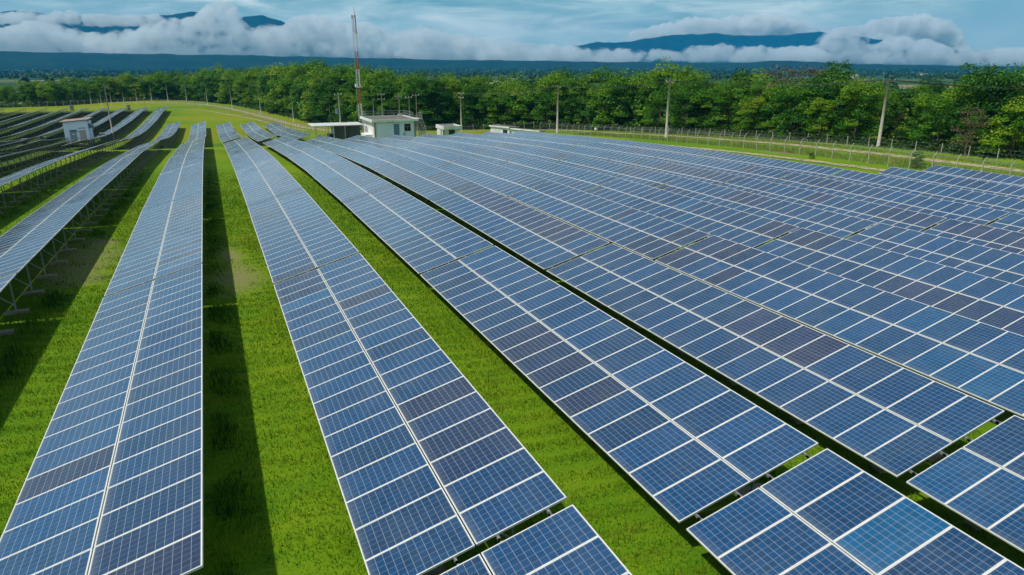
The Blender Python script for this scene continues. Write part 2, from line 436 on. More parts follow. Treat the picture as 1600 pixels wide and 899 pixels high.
# ------------------------------------------------------------------ solar tables
TILT = R(15); PL, PW, PP = 1.985, 1.0065, 1.010          # panel length, width, pitch along the row
CT, ST = math.cos(TILT), math.sin(TILT)
NPAN = 20; TLEN = NPAN*PP; PERIOD = 20.45; FW_ = 0.024   # frame lip
def panel_meshes():
    hx, hy = PL/2, PW/2
    b = MB(); b.box(-hx+0.004, hx-0.004, -hy+0.004, hy-0.004, -0.03, 0.0)
    me = b.mesh('solar_panel', [M['cell']])
    uvl = me.uv_layers.new(name='UVMap')
    x0, x1, y0, y1 = -hx+FW_+0.008, hx-FW_-0.008, -hy+FW_+0.008, hy-FW_-0.008
    for p in me.polygons:
        for li in p.loop_indices:
            co = me.vertices[me.loops[li].vertex_index].co
            uvl.data[li].uv = ((co.x-x0)/(x1-x0), (co.y-y0)/(y1-y0))
    f = MB(); w = FW_
    f.box(-hx, hx, -hy, -hy+w, -0.04, 0.004); f.box(-hx, hx, hy-w, hy, -0.04, 0.004)
    f.box(-hx, -hx+w, -hy+w, hy-w, -0.04, 0.004); f.box(hx-w, hx, -hy+w, hy-w, -0.04, 0.004)
    return me, f.mesh('frame', [M['alu']])
PANEL_ME, FRAME_ME = panel_meshes()
LEG_D = [0.70, 2.75]                                    # distance of the rear and front legs from the high edge, along the slope
def leg_mesh():
    b = MB(); b.box(-0.03, 0.03, -0.022, 0.022, 0, 1); b.box(-0.055, 0.055, -0.05, 0.05, 0.0, 0.07)
    return b.mesh('leg', [M['galv']])
LEG_ME = leg_mesh()
b = MB(); b.box(-0.42, 0.42, -0.18, 0.18, -0.35, 0.10); FOOT_ME = b.mesh('concrete_footing', [M['concrete']])
b = MB(); b.box(-3.62, -0.30, -0.025, 0.025, -0.155, -0.105); RAFTER_ME = b.mesh('rafter', [M['galv']])

def noise1(x, y, s=0):                                  # cheap smooth value noise for panel tones
    def h(i, j): 
        n = math.sin(i*127.1+j*311.7+s*74.7)*43758.5453; return n-math.floor(n)
    xi, yi = math.floor(x), math.floor(y); fx, fy = x-xi, y-yi
    fx = fx*fx*(3-2*fx); fy = fy*fy*(3-2*fy)
    return (h(xi,yi)*(1-fx)+h(xi+1,yi)*fx)*(1-fy)+(h(xi,yi+1)*(1-fx)+h(xi+1,yi+1)*fx)*fy
def edge_z(X, Y): return gz(X, Y)+EDGE_H
def frame_at(X, Y):
    """origin on the high edge of a row, x across the slope (upwards), y along the row, z out of the glass"""
    z0, z1 = edge_z(X, Y-PP/2), edge_z(X, Y+PP/2)
    x = Vector((CT, 0, ST)); y = Vector((0, PP, z1-z0)); y = (y-x*y.dot(x)).normalized(); n = x.cross(y)
    return Vector((X, Y, (z0+z1)/2)), x, y, n
def mat_of(o, x, y, n):
    return Matrix(((x.x,y.x,n.x,o.x),(x.y,y.y,n.y,o.y),(x.z,y.z,n.z,o.z),(0,0,0,1)))
def tone_of(row, k, up, seedv):
    """tone of one panel: long runs of a like batch, with strays"""
    g = noise1(k*0.13+row*7.3+up*3.1, row*1.7+up*5.0, 3)
    r = random.random()
    tn = 0.40+0.42*(g-0.5)
    if g > 0.76: tn = 0.72+0.16*random.random()
    if r < 0.030: tn = 0.85
    elif r < 0.065: tn = 0.12
    return min(1, max(0, tn+random.uniform(-0.07, 0.07))), random.random()

def in_view(X, Y0, Y1, z_lift=1.0, mx=120):
    ps = []
    for Y in np.linspace(Y0, Y1, 9):
        for dx in (0, -3.9):
            p = project(X+dx, Y, edge_z(X, Y)+(0 if dx == 0 else -1.04))
            if p: ps.append(p)
    return any(-mx < p[0] < 1600+mx and 0 < p[1] < 899+mx for p in ps)

ORD = ['first','second','third','fourth','fifth','sixth','seventh','eighth','ninth','tenth','eleventh','twelfth','thirteenth']
TGROUP = 'solar tables of the solar farm'
ntab = npan = 0
def solar_table(X, Y0, row, k, label, near, legs_apart):
    global ntab, npan
    ntab += 1
    Yc = Y0+TLEN/2
    root = empty('solar_table', (X-1.9, Yc, gz(X-1.9, Yc)), label=label, category='solar table', group=TGROUP)
    inv = Matrix.Translation(-Vector(root.location))
    if near:
        for j in range(NPAN):
            o, x, y, n = frame_at(X, Y0+(j+0.5)*PP)
            for up in (0, 1):
                c = o-x*(PL/2+up*(PL+0.03))
                jit = Matrix.Rotation(random.gauss(0, 0.0016), 4, 'X') @ Matrix.Rotation(random.gauss(0, 0.0016), 4, 'Y')
                p = link('solar_panel', PANEL_ME, root); p.matrix_local = inv @ mat_of(c, x, y, n) @ jit
                tn, rn = tone_of(row, k*NPAN+j, up, 0)
                p.color = (tn, rn, 0, 1)
                link('frame', FRAME_ME, p); npan += 1
    else:                                               # too far to part the panels: the whole bed is one part
        vs, fs, ms, uv, tone, shade = [], [], [], [], [], []
        hx, hy, w = PL/2, PW/2, FW_
        ox, oy = [-hx, -hx+w, hx-w, hx], [-hy, -hy+w, hy-w, hy]
        for j in range(NPAN):
            o, x, y, n = frame_at(X, Y0+(j+0.5)*PP)
            for up in (0, 1):
                c = o-x*(PL/2+up*(PL+0.03))-Vector(root.location)
                tn, rn = tone_of(row, k*NPAN+j, up, 0)
                base = len(vs)
                for a in ox:
                    for e in oy: vs.append(c+x*a+y*e)
                for a in (0, 1, 2):
                    for e in (0, 1, 2):
                        fs.append((base+a*4+e, base+(a+1)*4+e, base+(a+1)*4+e+1, base+a*4+e+1))
                        mid = a == 1 and e == 1
                        ms.append(0 if mid else 1); uv += [(0,0),(1,0),(1,1),(0,1)]; tone.append(tn); shade.append(rn)
                b0 = len(vs)                            # underside and rim
                for sa, se in ((-1,-1),(1,-1),(1,1),(-1,1)): vs.append(c+x*(hx*sa)+y*(hy*se)-n*0.04)
                cor = (base, base+12, base+15, base+3)
                fs.append((b0+3, b0+2, b0+1, b0)); ms.append(2); uv += [(0,0)]*4; tone.append(tn); shade.append(rn)
                for q in range(4):
                    q2 = (q+1) % 4
                    fs.append((b0+q, b0+q2, cor[q2], cor[q])); ms.append(1); uv += [(0,0)]*4; tone.append(tn); shade.append(rn)
        me = np_mesh('panel_bed', np.array([tuple(v) for v in vs]), np.array(fs), [M['cell_far'], M['alu'], M['galv']], uv=np.array(uv),
                     attrs={'tone': np.array(tone), 'shade': np.array(shade)}, mat_idx=np.array(ms))
        link('panel_bed', me, root)
    # four purlins under the panels, reaching towards the next table
    pr = MB()
    for d in (0.45, 1.55, 2.45, 3.55):
        one = MB()
        ys = [Y0-0.17]+[Y0+TLEN*q/7 for q in range(0, 8)]+[Y0+TLEN+0.17]
        pts = []
        for Y in ys:
            o, x, y, n = frame_at(X, Y); pts.append(o-x*d-n*0.075-Vector(root.location))
        for a, c2 in zip(pts[:-1], pts[1:]): (one if near else pr).bar(a, c2, 0.05, 0.06)
        if near: one.build('purlin', [M['galv']], root)
    stations = [Y0+1.2+q*(TLEN-2.4)/6 for q in range(7)]
    fr = MB()
    for Y in stations:
        o, x, y, n = frame_at(X, Y)
        ol = o-Vector(root.location)
        if legs_apart:
            ra = link('rafter', RAFTER_ME, root); ra.matrix_local = Matrix.Translation(-Vector(root.location)) @ mat_of(o, x, y, n)
        else:
            fr.bar(ol-x*0.3-n*0.13, ol-x*3.62-n*0.13, 0.05, 0.05, 0)
        for d in LEG_D:
            q = o-x*d-n*0.12; g = gz(q.x, q.y)
            hgt = q.z-g
            if legs_apart:
                l = link('leg', LEG_ME, root); l.location = (q.x-root.location.x, q.y-root.location.y, g-root.location.z); l.scale = (1,1,hgt)
                f = link('concrete_footing', FOOT_ME, root); f.location = (q.x-root.location.x, q.y-root.location.y, g-root.location.z)
            else:
                a = q-Vector(root.location)
                fr.box(a.x-0.03, a.x+0.03, a.y-0.022, a.y+0.022, a.z-hgt, a.z, 0)
                fr.box(a.x-0.42, a.x+0.42, a.y-0.18, a.y+0.18, a.z-hgt-0.3, a.z-hgt+0.10, 1)
        q1 = o-x*LEG_D[0]-n*0.12; p1 = Vector((q1.x, q1.y, gz(q1.x, q1.y)+0.32)); p2 = o-x*1.9-n*0.16
        bmb = MB() if legs_apart else fr
        bmb.bar(p1-Vector(root.location), p2-Vector(root.location), 0.035, 0.035, 0)
        if legs_apart: bmb.build('brace', [M['galv']], root)
    if not near and pr.f:
        pr.build('purlin', [M['galv']], root)
    if not legs_apart:
        fr.build('support_frame', [M['galv'], M['concrete']], root)
    return root

ROWX0, ROWP = -1.03, 6.6
ROWNAME = {-1:'the first row left of the shaded grass aisle behind the nearest left row'}
def row_name(r):
    if r == -1: return 'the leftmost foreground row'
    if r == 0: return 'the row left of the shaded aisle'
    if r == 1: return 'the row between the two grass aisles'
    if r >= 2: return 'the %s row of the dense right block' % ORD[r-2]
    return 'the %s row beyond the leftmost foreground row' % ORD[-r-2]
def far_name(r):
    if r == 1: return 'the row between the grass aisles'
    if r == 0: return 'the row left of the shaded aisle'
    if r == -1: return 'the short row right of the hut'
    if r >= 2: return 'the %s row of the right block' % ORD[r-2]
    return 'the %s long row leftwards of the meadow' % ORD[-r-2]
COLWORD = 'blue'
def row_start(r):                                       # the cross gaps drift slightly from row to row
    off = {0: 0.1, 1: -0.5, 2: -0.6, 3: -0.8}.get(r, -0.8-0.06*(r-3) if r > 3 else 0.1)
    return 10.66+off-2*PERIOD
for r in range(-11, 12):
    X = ROWX0+ROWP*r
    spans = []; first_y = row_start(r)
    if r >= -5:
        last = 8 if r <= 9 else 4                        # the two outermost rows stop early
        if r >= 10: last = 4
        spans.append(('near', [first_y+PERIOD*k for k in range(last)]))
    if -1 <= r <= 3: spans.append(('far', [144.6+PERIOD*k for k in range(4)]))
    elif r < -1: spans.append(('far', [144.6+PERIOD*k for k in range(8)]))
    for kind, ys in spans:
        seen = [y for y in ys if in_view(X, y, y+TLEN)]
        for q, y in enumerate(seen):
            Yc = y+TLEN/2
            t = Yc+X*math.tan(YAW)+3
            near = t < 72
            legs_apart = near or (r in (-1, -2, -3) and t < 140) or (kind == 'far' and -4 <= r <= -1 and t < 205) or (near and t < 46)
            pos = 'nearest' if q == 0 else ('farthest' if q == len(seen)-1 else ORD[q])
            if kind == 'near':
                lab = 'blue table %s in %s' % ({'nearest':'nearest the camera', 'farthest':'at the far end'}.get(pos, pos+' from camera'), row_name(r))
            else:
                lab = '%s table past the cross gap, %s' % (pos, far_name(r))
            solar_table(X, y, r, int(round((y-first_y)/PERIOD)), lab, near, legs_apart)
print('TABLES', ntab, 'PANELS', npan)

#@@TREES
# ------------------------------------------------------------------ trees
def rand_dir(n):
    v = rng.normal(size=(n,3)); return v/np.linalg.norm(v, axis=1)[:,None]
def leaf_quads(pos, nrm, size, aspect=0.6):
    """one folded-free leaf spray per point: a quad facing nrm"""
    n = len(pos); r = rand_dir(n)
    a = np.cross(nrm, r); a /= np.linalg.norm(a, axis=1)[:,None]+1e-9
    b = np.cross(nrm, a)
    s = size[:,None]
    v = np.stack([pos-a*s*0.5, pos-b*s*0.5*aspect, pos+a*s*0.5, pos+b*s*0.5*aspect], 1).reshape(-1,3)
    return v
def crown_mesh(name, h, rx, nclump, nleaf, leaf, low, mats, gaps=0.0, flat=1.0):
    P, N, T, Z = [], [], [], []
    cl = []
    for k in range(nclump):
        u = (k+0.5)/nclump
        z = low+(0.93-low)*u
        prof = math.sin(math.pi*min(1, max(0.0, 0.18+0.80*((z-low)/(1-low)))))**0.6
        rad = rx*prof*math.sqrt(rng.uniform(0.12, 1.0))
        th = k*2.39996+rng.uniform(-0.6, 0.6)
        cl.append((rad*math.cos(th), rad*math.sin(th), z*h+rng.uniform(-0.04, 0.04)*h, rng.uniform(0.62, 1.15)*rx*0.44))
    for (x, y, z, r) in cl:
        n = int(nleaf*(r/(rx*0.44))**2)
        d = rand_dir(n); d[:,2] = np.abs(d[:,2])*0.8+d[:,2]*0.35
        rr = r*rng.uniform(0.45, 1.05, n)**0.6
        # twigs: pull part of the leaves into sprays that stick out
        sp = rand_dir(7); near = (d@sp.T).max(1)
        rr = rr*(1+0.35*np.clip(near-0.86, 0, 1)*6)
        p = np.stack([x+d[:,0]*rr, y+d[:,1]*rr, z+d[:,2]*rr*0.78*flat], 1)
        keep = p[:,2] > 0.15
        p = p[keep]; d = d[keep]
        nn = d*0.55+rand_dir(len(d))*0.75+np.array([0,0,0.35]); nn /= np.linalg.norm(nn, axis=1)[:,None]
        P.append(p); N.append(nn); T.append(np.clip(rng.uniform(0.15, 0.85)+rng.normal(0, 0.16, len(p)), 0, 1))
        Z.append(leaf*rng.uniform(0.6, 1.35, len(p)))
    P = np.concatenate(P); N = np.concatenate(N); T = np.concatenate(T); Z = np.concatenate(Z)
    v = leaf_quads(P, N, Z)
    f = np.arange(len(v)).reshape(-1,4)
    return np_mesh(name, v, f, mats, attrs={'tone': T}), cl
def trunk_mesh(h, cl, r0):
    b = MB(); b.smooth = True
    top = 0.72*h
    pts = [(0,0,-0.4)]; rad = [r0*1.35]
    x = y = 0
    for k in range(1, 6):
        x += random.uniform(-0.12, 0.12); y += random.uniform(-0.12, 0.12)
        pts.append((x, y, top*k/5)); rad.append(r0*(1-0.16*k))
    b.tube(pts, rad, 8)
    for (cx, cy, cz, cr) in cl[::2]:
        k = min(4, max(1, int(5*(cz*0.6)/top))); p = pts[k]
        m = ((p[0]+cx)/2+random.uniform(-.2,.2), (p[1]+cy)/2, p[2]+(cz-p[2])*0.62)
        b.tube([p, m, (cx, cy, cz)], [rad[k]*0.5, rad[k]*0.32, 0.03], 5)
    return b.mesh('trunk', [M['bark']])
PROTO = []
for (h, rx, nc, nl, lf, low, kind) in [(11.5,3.9,28,480,0.33,0.10,'a'),(12.5,3.4,27,440,0.33,0.08,'a'),(10.0,3.9,24,500,0.32,0.10,'a'),(13.5,4.2,31,480,0.36,0.10,'a'),
                                       (11.0,3.2,24,440,0.32,0.05,'a'),(9.0,3.6,22,490,0.31,0.06,'a'),(12.0,3.0,26,210,0.30,0.22,'thin'),(7.0,3.2,18,460,0.31,0.05,'a'),(10.5,2.8,18,130,0.30,0.2,'dry')]:
    cm, cl = crown_mesh('crown', h, rx, nc, nl, lf, low, [M['leaf_dry'] if kind == 'dry' else M['leaf']])
    PROTO.append((h, cm, trunk_mesh(h, cl, 0.13+0.008*h), kind))
# the near edge of the wood, traced along the ground, then rows behind it
EDGE = [(-160,173),(-60,171),(0,168.8),(60,167),(120,164),(160,160.5),(220,157.5),(285,157),(330,160),(370,164.5),(410,172),(450,181.5),(490,191),(530,199),(580,203.5),(650,204),(720,203),(790,202),(860,202.5),(930,203.5),(990,206),(1050,209.5),(1110,212.5),(1180,216),(1250,221),(1320,226),(1390,232),(1460,238.5),(1530,246),(1600,251),(1700,262),(1810,275)]
edge_w = [Vector(at(*p)) for p in EDGE]
line = resample(edge_w, 1.0)
def sector(px):
    if px < 340: return 0
    if px < 560: return 1
    if px < 860: return 2
    return 3
TLAB = ['leafy green tree of the far wood left of the meadow bend','tall leafy tree of the wood along the curved fence track',
        'leafy green tree of the wood behind the white buildings','leafy green tree of the wood behind the right fence and sandy track']
TGRP = ['trees of the far left wood','trees of the wood at the curved fence','trees of the wood behind the buildings','trees of the wood behind the right fence']
placed = []; ntree = 0
POLE_AT = [Vector(at(1372, 230)), Vector(at(1040.4, 217)), Vector(at(870.6, 207.6))]
def plant(x, y, k, hh, label, grp):
    global ntree
    h, cm, tm, kind = PROTO[k]; s = hh/h
    e = empty('broadleaf_tree', (x, y, gz(x, y)-0.05), random.uniform(0, 6.28), label=label, category='tree', group=grp)
    sw = random.uniform(0.95, 1.2); e.scale = (s*sw, s*sw, s)
    link('trunk', tm, e); link('crown', cm, e); ntree += 1
    return e
for row in range(6):
    off = [4.6, 9, 15, 23, 33, 46][row]
    step = [5.2, 6.0, 7.5, 11, 15, 21][row]
    acc = random.uniform(0, step)
    prev = None
    for i, p in enumerate(line):
        t = (line[min(i+3, len(line)-1)]-line[max(i-3, 0)]).normalized(); n = Vector((-t.y, t.x))
        away = Vector((p.x, p.y)).normalized()
        if n.dot(away) < 0: n = -n
        n = (n+away*0.5).normalized()
        q = p+n*(off+random.uniform(-2.0, 2.0))
        if prev is not None and (q-prev).length < step*random.uniform(0.8, 1.25): continue
        pr = project(q.x, q.y, gz(q.x, q.y)+6)
        if not pr or pr[0] < -90 or pr[0] > 1700: continue
        if any((q-o).length < 2.6 for o in placed): continue
        if any((q-o).length < 7.0 for o in POLE_AT): continue
        prev = q; placed.append(q)
        px = pr[0]; sc = sector(px)
        # height of the wood along the picture
        ht = float(np.interp(px, [-100,0,150,230,300,400,470,520,590,700,800,900,1000,1045,1120,1200,1300,1400,1470,1520,1600,1700],
                                 [7.5,8,10.5,12.5,13.8,14.6,16.5,17.5,15.2,13.6,13.2,13.6,13,14,12.2,12,11.6,10.2,10.0,10.9,10.6,10.6]))
        ht *= random.uniform(0.74, 1.13)
        if row == 0: ht *= random.uniform(0.62, 0.95)
        k = random.choice([0,1,2,3,4,5,0,1,3,7] if row else [0,2,4,5,7,7])
        plant(q.x, q.y, k, ht, TLAB[sc], TGRP[sc])
# trees one can single out
def plant_px(px, py, k, hh, label):
    x, y = at(px, py); e = plant(x, y, k, hh, label, None)
    if 'group' in e: del e['group']
plant_px(1062, 206, 6, 16.4, 'tall thin grey-green tree topping the wood beside the right pole')
plant_px(1295, 214, 6, 15.0, 'tall dark tree rising above the wood between the two right poles')
plant_px(1512, 233, 6, 13.6, 'tallest feathery tree at the right end of the wood')
plant_px(1215, 210, 8, 14.2, 'bare brownish tree crown among the green tops, left one of two')
plant_px(1262, 211, 8, 14.0, 'bare brownish tree crown among the green tops, right one of two')
plant_px(1508, 243, 8, 7.0, 'grey leafless bushy tree at the wood edge far right')
plant_px(535, 194, 3, 18.0, 'tallest broad tree of the wood left of the radio mast')
plant_px(618, 197, 6, 17.5, 'slender tree top rising left of centre behind the control building')
print('TREES', ntree)
# undergrowth along the foot of the wood: one uncountable mass
P, N, T, Z = [], [], [], []
for i, p0 in enumerate(line):
    p = p0+Vector((p0.x, p0.y)).normalized()*3.0
    pr = project(p.x, p.y, gz(p.x, p.y))
    if not pr or pr[0] < -60 or pr[0] > 1660: continue
    n = int(190 if pr[2] < 190 else 80)
    q = rng.normal(0, 1.0, (n,2))*np.array([1.3,1.3])+np.array([p.x,p.y])
    amp = 0.35+1.2*noise1(i*0.17, 3.3)
    zz = np.abs(rng.normal(0, 0.55, n))*amp
    P.append(np.stack([q[:,0], q[:,1], ground(q[:,0], q[:,1])+zz], 1)); nn = rand_dir(n)*0.8+np.array([0,0,0.7]); N.append(nn/np.linalg.norm(nn, axis=1)[:,None])
    T.append(np.clip(rng.normal(0.35+0.5*noise1(i*0.09, 9.1), 0.15, n), 0, 1)); Z.append(rng.uniform(0.22, 0.55, n)*(1 if pr[2] < 190 else 1.5))
P = np.concatenate(P); v = leaf_quads(P, np.concatenate(N), np.concatenate(Z)); f = np.arange(len(v)).reshape(-1,4)
tag(link('undergrowth', np_mesh('undergrowth', v, f, [M['leaf_far']], attrs={'tone': np.concatenate(T)})), 'low green bushes and weeds along the foot of the wood', 'undergrowth', kind='stuff')
# a few single bushes
def bush(px, py, hh, label):
    x, y = at(px, py)
    e = empty('bush', (x, y, gz(x, y)-0.05), random.uniform(0, 6), label=label, category='bush')
    h, cm, tm, kind = PROTO[7]; e.scale = (hh/h,)*3
    link('stem', tm, e); link('foliage', cm, e)
bush(1431, 263, 2.0, 'single small round bush inside the tall grass strip by the fence')
bush(1268, 248, 0.9, 'tiny bush at the fence foot beside the bare sandy patch')
bush(555, 203, 4.2, 'bright green bush behind the canopy roof left of the control building')
#@@ stop
#@@FENCE
# ------------------------------------------------------------------ fences
def chain_material():
    m, nt, out = new_mat('chain_link'); t = NT(nt)
    uvn = t.n('ShaderNodeUVMap'); sep = t.n('ShaderNodeSeparateXYZ'); nt.links.new(uvn.outputs[0], sep.inputs[0])
    a = t.math('ADD', sep.outputs[0], sep.outputs[1]); b_ = t.math('SUBTRACT', sep.outputs[0], sep.outputs[1])
    k = 1/0.085
    fa = t.math('LESS_THAN', t.math('FRACT', t.math('MULTIPLY', a, k)), 0.035); fb = t.math('LESS_THAN', t.math('FRACT', t.math('MULTIPLY', b_, k)), 0.035)
    w_ = t.math('MAXIMUM', fa, fb)
    tr = t.n('ShaderNodeBsdfTransparent'); mx = t.n('ShaderNodeMixShader')
    nt.links.new(w_, mx.inputs[0]); nt.links.new(tr.outputs[0], mx.inputs[1])
    nt.links.new(t.bsdf((0.40,0.40,0.38), 0.6, 0.2), mx.inputs[2]); nt.links.new(mx.outputs[0], out.inputs[0])
    return m
M['chain'] = chain_material()
def post_mesh(h, arm):
    b = MB(); b.box(-0.045, 0.045, -0.045, 0.045, -0.3, h)
    if arm: b.bar((0.0, 0, h-0.05), (0.42, 0, h+0.42), 0.06, 0.06)
    return b.mesh('post', [M['pole']])
def fence(name, pts, h, step, label, arm, mesh_, rails, side=1):
    pl = resample(pts, 1.0); out_, acc = [pl[0]], 0.0
    for a, b in zip(pl[:-1], pl[1:]):
        acc += (b-a).length
        if acc >= step: out_.append(b); acc = 0.0
    root = empty(name, (out_[0].x, out_[0].y, gz(out_[0].x, out_[0].y)), label=label, category='fence')
    ox = Vector(root.location)
    pm = post_mesh(h, arm)
    info = []
    for i, p in enumerate(out_):
        t = (out_[min(i+1, len(out_)-1)]-out_[max(i-1, 0)]).normalized(); n = Vector((t.y, -t.x))*side
        pr = project(p.x, p.y, gz(p.x, p.y)+1)
        vis = pr is not None and -40 < pr[0] < 1640
        info.append((p, n, vis, pr[2] if pr else 1e9))
    near = sorted([i for i in range(len(info)) if info[i][2]], key=lambda i: info[i][3])[:96]
    rest = MB()
    for i, (p, n, vis, w_) in enumerate(info):
        L = Vector((p.x, p.y, gz(p.x, p.y)))-ox
        ang = math.atan2(n.y, n.x)
        if i in near:
            o = link('post', pm, root); o.location = L; o.rotation_euler = (random.gauss(0, 0.012), random.gauss(0, 0.02), ang)
        else:
            rest.box(L.x-0.06, L.x+0.06, L.y-0.06, L.y+0.06, L.z-0.3, L.z+h)
            if arm: rest.bar(L+Vector((0,0,h-0.05)), L+Vector((n.x*0.42, n.y*0.42, h+0.42)), 0.07, 0.07)
    if rest.f: tag(rest.build('distant_post', [M['pole']], root), 'farther fence posts of the same kind', kind='stuff')
    for hh, off, r in rails:
        wb = MB()
        for (p, n, _, _), (q, n2, _, _) in zip(info[:-1], info[1:]):
            a = Vector((p.x+n.x*off, p.y+n.y*off, gz(p.x, p.y)+hh))-ox; c = Vector((q.x+n2.x*off, q.y+n2.y*off, gz(q.x, q.y)+hh))-ox
            wb.bar(a, c, r, r)
        wb.build('barbed_wire' if r < 0.03 else 'top_rail', [M['galv']], root)
    if mesh_:
        vs, fs, uv = [], [], []; d = 0
        for (p, n, _, _), (q, n2, _, _) in zip(info[:-1], info[1:]):
            L = (q-p).length; k = len(vs)
            for s_, z_ in ((p,0.05),(q,0.05),(q,h),(p,h)):
                vs.append(tuple(Vector((s_.x, s_.y, gz(s_.x, s_.y)+z_))-ox))
            fs.append((k,k+1,k+2,k+3)); uv += [(d,0),(d+L,0),(d+L,h),(d,h)]; d += L
        link('chain_link_mesh', np_mesh('chain_link_mesh', np.array(vs), np.array(fs), [M['chain']], uv=np.array(uv)), root)
    return root
FENCE = [(79.5,14),(79.5,60),(80,120),(80.5,160),(78,166),(60,163),(45,168),(34,178),(26,195),(22.5,213),(16.8,262),(7,305),(-6,344),(-20,364),(-34,370),(-58,352),(-84,342),(-135,339)]
RAILS = [(2.05,0,0.045),(2.2,0.14,0.012),(2.32,0.26,0.012),(2.44,0.38,0.012)]
fence('perimeter_fence', FENCE[:5], 2.05, 2.6, 'chain link fence with slanted post tops along the right side of the farm', True, True, RAILS, side=1)
fence('perimeter_fence', FENCE[4:9], 2.05, 2.6, 'chain link fence with slanted post tops behind the white buildings', True, True, RAILS, side=1)
fence('perimeter_fence', FENCE[8:], 2.05, 2.8, 'chain link fence with slanted post tops curving round the far meadow', True, True, RAILS, side=1)
fence('boundary_fence', [(98.3,20),(98,66),(97.4,80),(96,104),(94,122),(91,140)], 1.75, 3.5, 'low concrete post and wire fence between sandy track and wood', False, False, [(0.6,0,0.012),(1.1,0,0.012),(1.6,0,0.012)])
# small floodlights clamped to the fence
def floodlight(px, py, z, label):
    x, y = at(px, py)
    x = 79.6
    b = MB(); b.bar((0,0,0), (0,0,0.35), 0.05, 0.05); b.bar((-0.3,0.0,0.62), (0.12,0,0.38), 0.34, 0.16)
    o = b.build('floodlight', [M['dark']]); o.location = (x, y, gz(x, y)+z)
    tag(o, label, 'floodlight')
floodlight(1530, 280, 2.05, 'small black floodlight on a fence post at the far right')
floodlight(1240, 245, 2.05, 'small black floodlight on a fence post near the bare sandy patch')
b = MB(); b.tube([(0,0,0),(0,0.02,0)], 0.28, 14); o = b.build('warning_sign', [M['white']]); o.location = (79.9, at(948,212)[1], 0); o.location.z = gz(79.9, o.location.y)+1.6
o.rotation_euler = (0,0,R(-60)); tag(o, 'small white round sign on the right fence left of the pole', 'sign')
#@@ stop
#@@BUILDINGS
# ------------------------------------------------------------------ buildings
def on_y(px, py, Y):
    d = ray(px, py); s = Y/d.y; return d.x*s, CAMZ+d.z*s
def on_x(px, py, X):
    d = ray(px, py); s = X/d.x; return d.y*s, CAMZ+d.z*s
def z_for(x, y, py):
    lo, hi = -40.0, 60.0
    for _ in range(50):
        m = (lo+hi)/2; p = project(x, y, m)
        if p is None or p[1] < py: hi = m
        else: lo = m
    return lo
def part(parent, name, mat, *boxes, label=None):
    b = MB()
    for q in boxes: b.box(*q)
    o = b.build(name, [M[mat]] if isinstance(mat, str) else mat, parent)
    if label: o['label'] = label
    return o
# --- control building
YF = 147.0
XL, ZT = on_y(584, 187.5, YF); XR, _ = on_y(648.5, 185.2, YF)
Wd, Dp = XR-XL, 11.0
zg0 = gz(XL+Wd/2, YF+Dp/2)-0.6
Hh = ZT-zg0
cb = empty('control_building', (XL, YF, zg0), label='white flat-roofed control building with blue door and roof railing', category='building')
part(cb, 'wall', [M['shadeblue']], (0,Wd,0,0.25,0,Hh-0.42), label='white front wall tinted with blue shade')
part(cb, 'wall', [M['white']], (0,0.25,0.252,Dp,0,Hh-0.42), label='white side wall')
part(cb, 'wall', [M['white']], (0.252,Wd-0.252,Dp-0.25,Dp,0,Hh-0.42))
part(cb, 'wall', [M['white']], (Wd-0.25,Wd,0.252,Dp,0,Hh-0.42))
part(cb, 'corner_pillar', 'concrete', (-0.06,0.34,-0.08,-0.003,0,Hh-0.43))
part(cb, 'corner_pillar', 'concrete', (Wd-0.3,Wd+0.06,-0.08,-0.003,0,Hh-0.43))
roofo = part(cb, 'roof', [M['roof']], (-0.35,Wd+0.35,-0.35,Dp+0.35,Hh-0.42,Hh-0.16))
part(roofo, 'fascia', [M['white']], (-0.60,Wd+0.60,-0.60,-0.352,Hh-0.5,Hh), (-0.60,-0.352,-0.349,Dp+0.6,Hh-0.5,Hh-0.003), (Wd+0.352,Wd+0.60,-0.349,Dp+0.6,Hh-0.5,Hh-0.003), (-0.349,Wd+0.349,Dp+0.352,Dp+0.6,Hh-0.5,Hh-0.006))
def rel_y(px, py): 
    x, z = on_y(px, py, YF); return x-XL, z-zg0
dx0, dz1 = rel_y(614.8, 193.8); dx1, dz0 = rel_y(624.5, 213)
dr = part(cb, 'door', 'bluedoor', (dx0,dx1,-0.05,-0.004,dz0-0.4,dz1))
part(dr, 'handle', 'galv', (dx0+0.12,dx0+0.22,-0.09,-0.053,dz0+0.5,dz0+0.62))
wx0, wz1 = rel_y(631.2, 193.4); wx1, wz0 = rel_y(642, 204.9)
wn = part(cb, 'window', 'glass', (wx0+0.08,wx1-0.08,-0.03,-0.004,wz0+0.08,wz1-0.08))
mz = wz1-(wz1-wz0)*0.40; mxw = (wx0+wx1)/2
part(wn, 'frame', 'concrete', (wx0,wx0+0.078,-0.06,-0.005,wz0,wz1), (wx1-0.078,wx1,-0.06,-0.005,wz0,wz1), (wx0+0.08,wx1-0.08,-0.06,-0.005,wz0,wz0+0.078), (wx0+0.08,wx1-0.08,-0.06,-0.005,wz1-0.078,wz1), (wx0+0.08,wx1-0.08,-0.06,-0.032,mz-0.04,mz+0.04), (mxw-0.03,mxw+0.03,-0.058,-0.033,wz0+0.08,mz-0.042))
sx0, sz = rel_y(605.5, 191.3); sx1, _ = rel_y(615.5, 191.3)
part(cb, 'wall_lamp', 'tan', (sx0,sx1,-0.16,-0.004,sz-0.09,sz+0.09))
part(cb, 'meter_box', 'greydoor', (dx1+0.9,dx1+1.25,-0.14,-0.004,dz0+0.15,dz0+0.7))
part(cb, 'drain_pipe', 'white', (0.55,0.66,-0.13,-0.02,0,Hh-0.5))
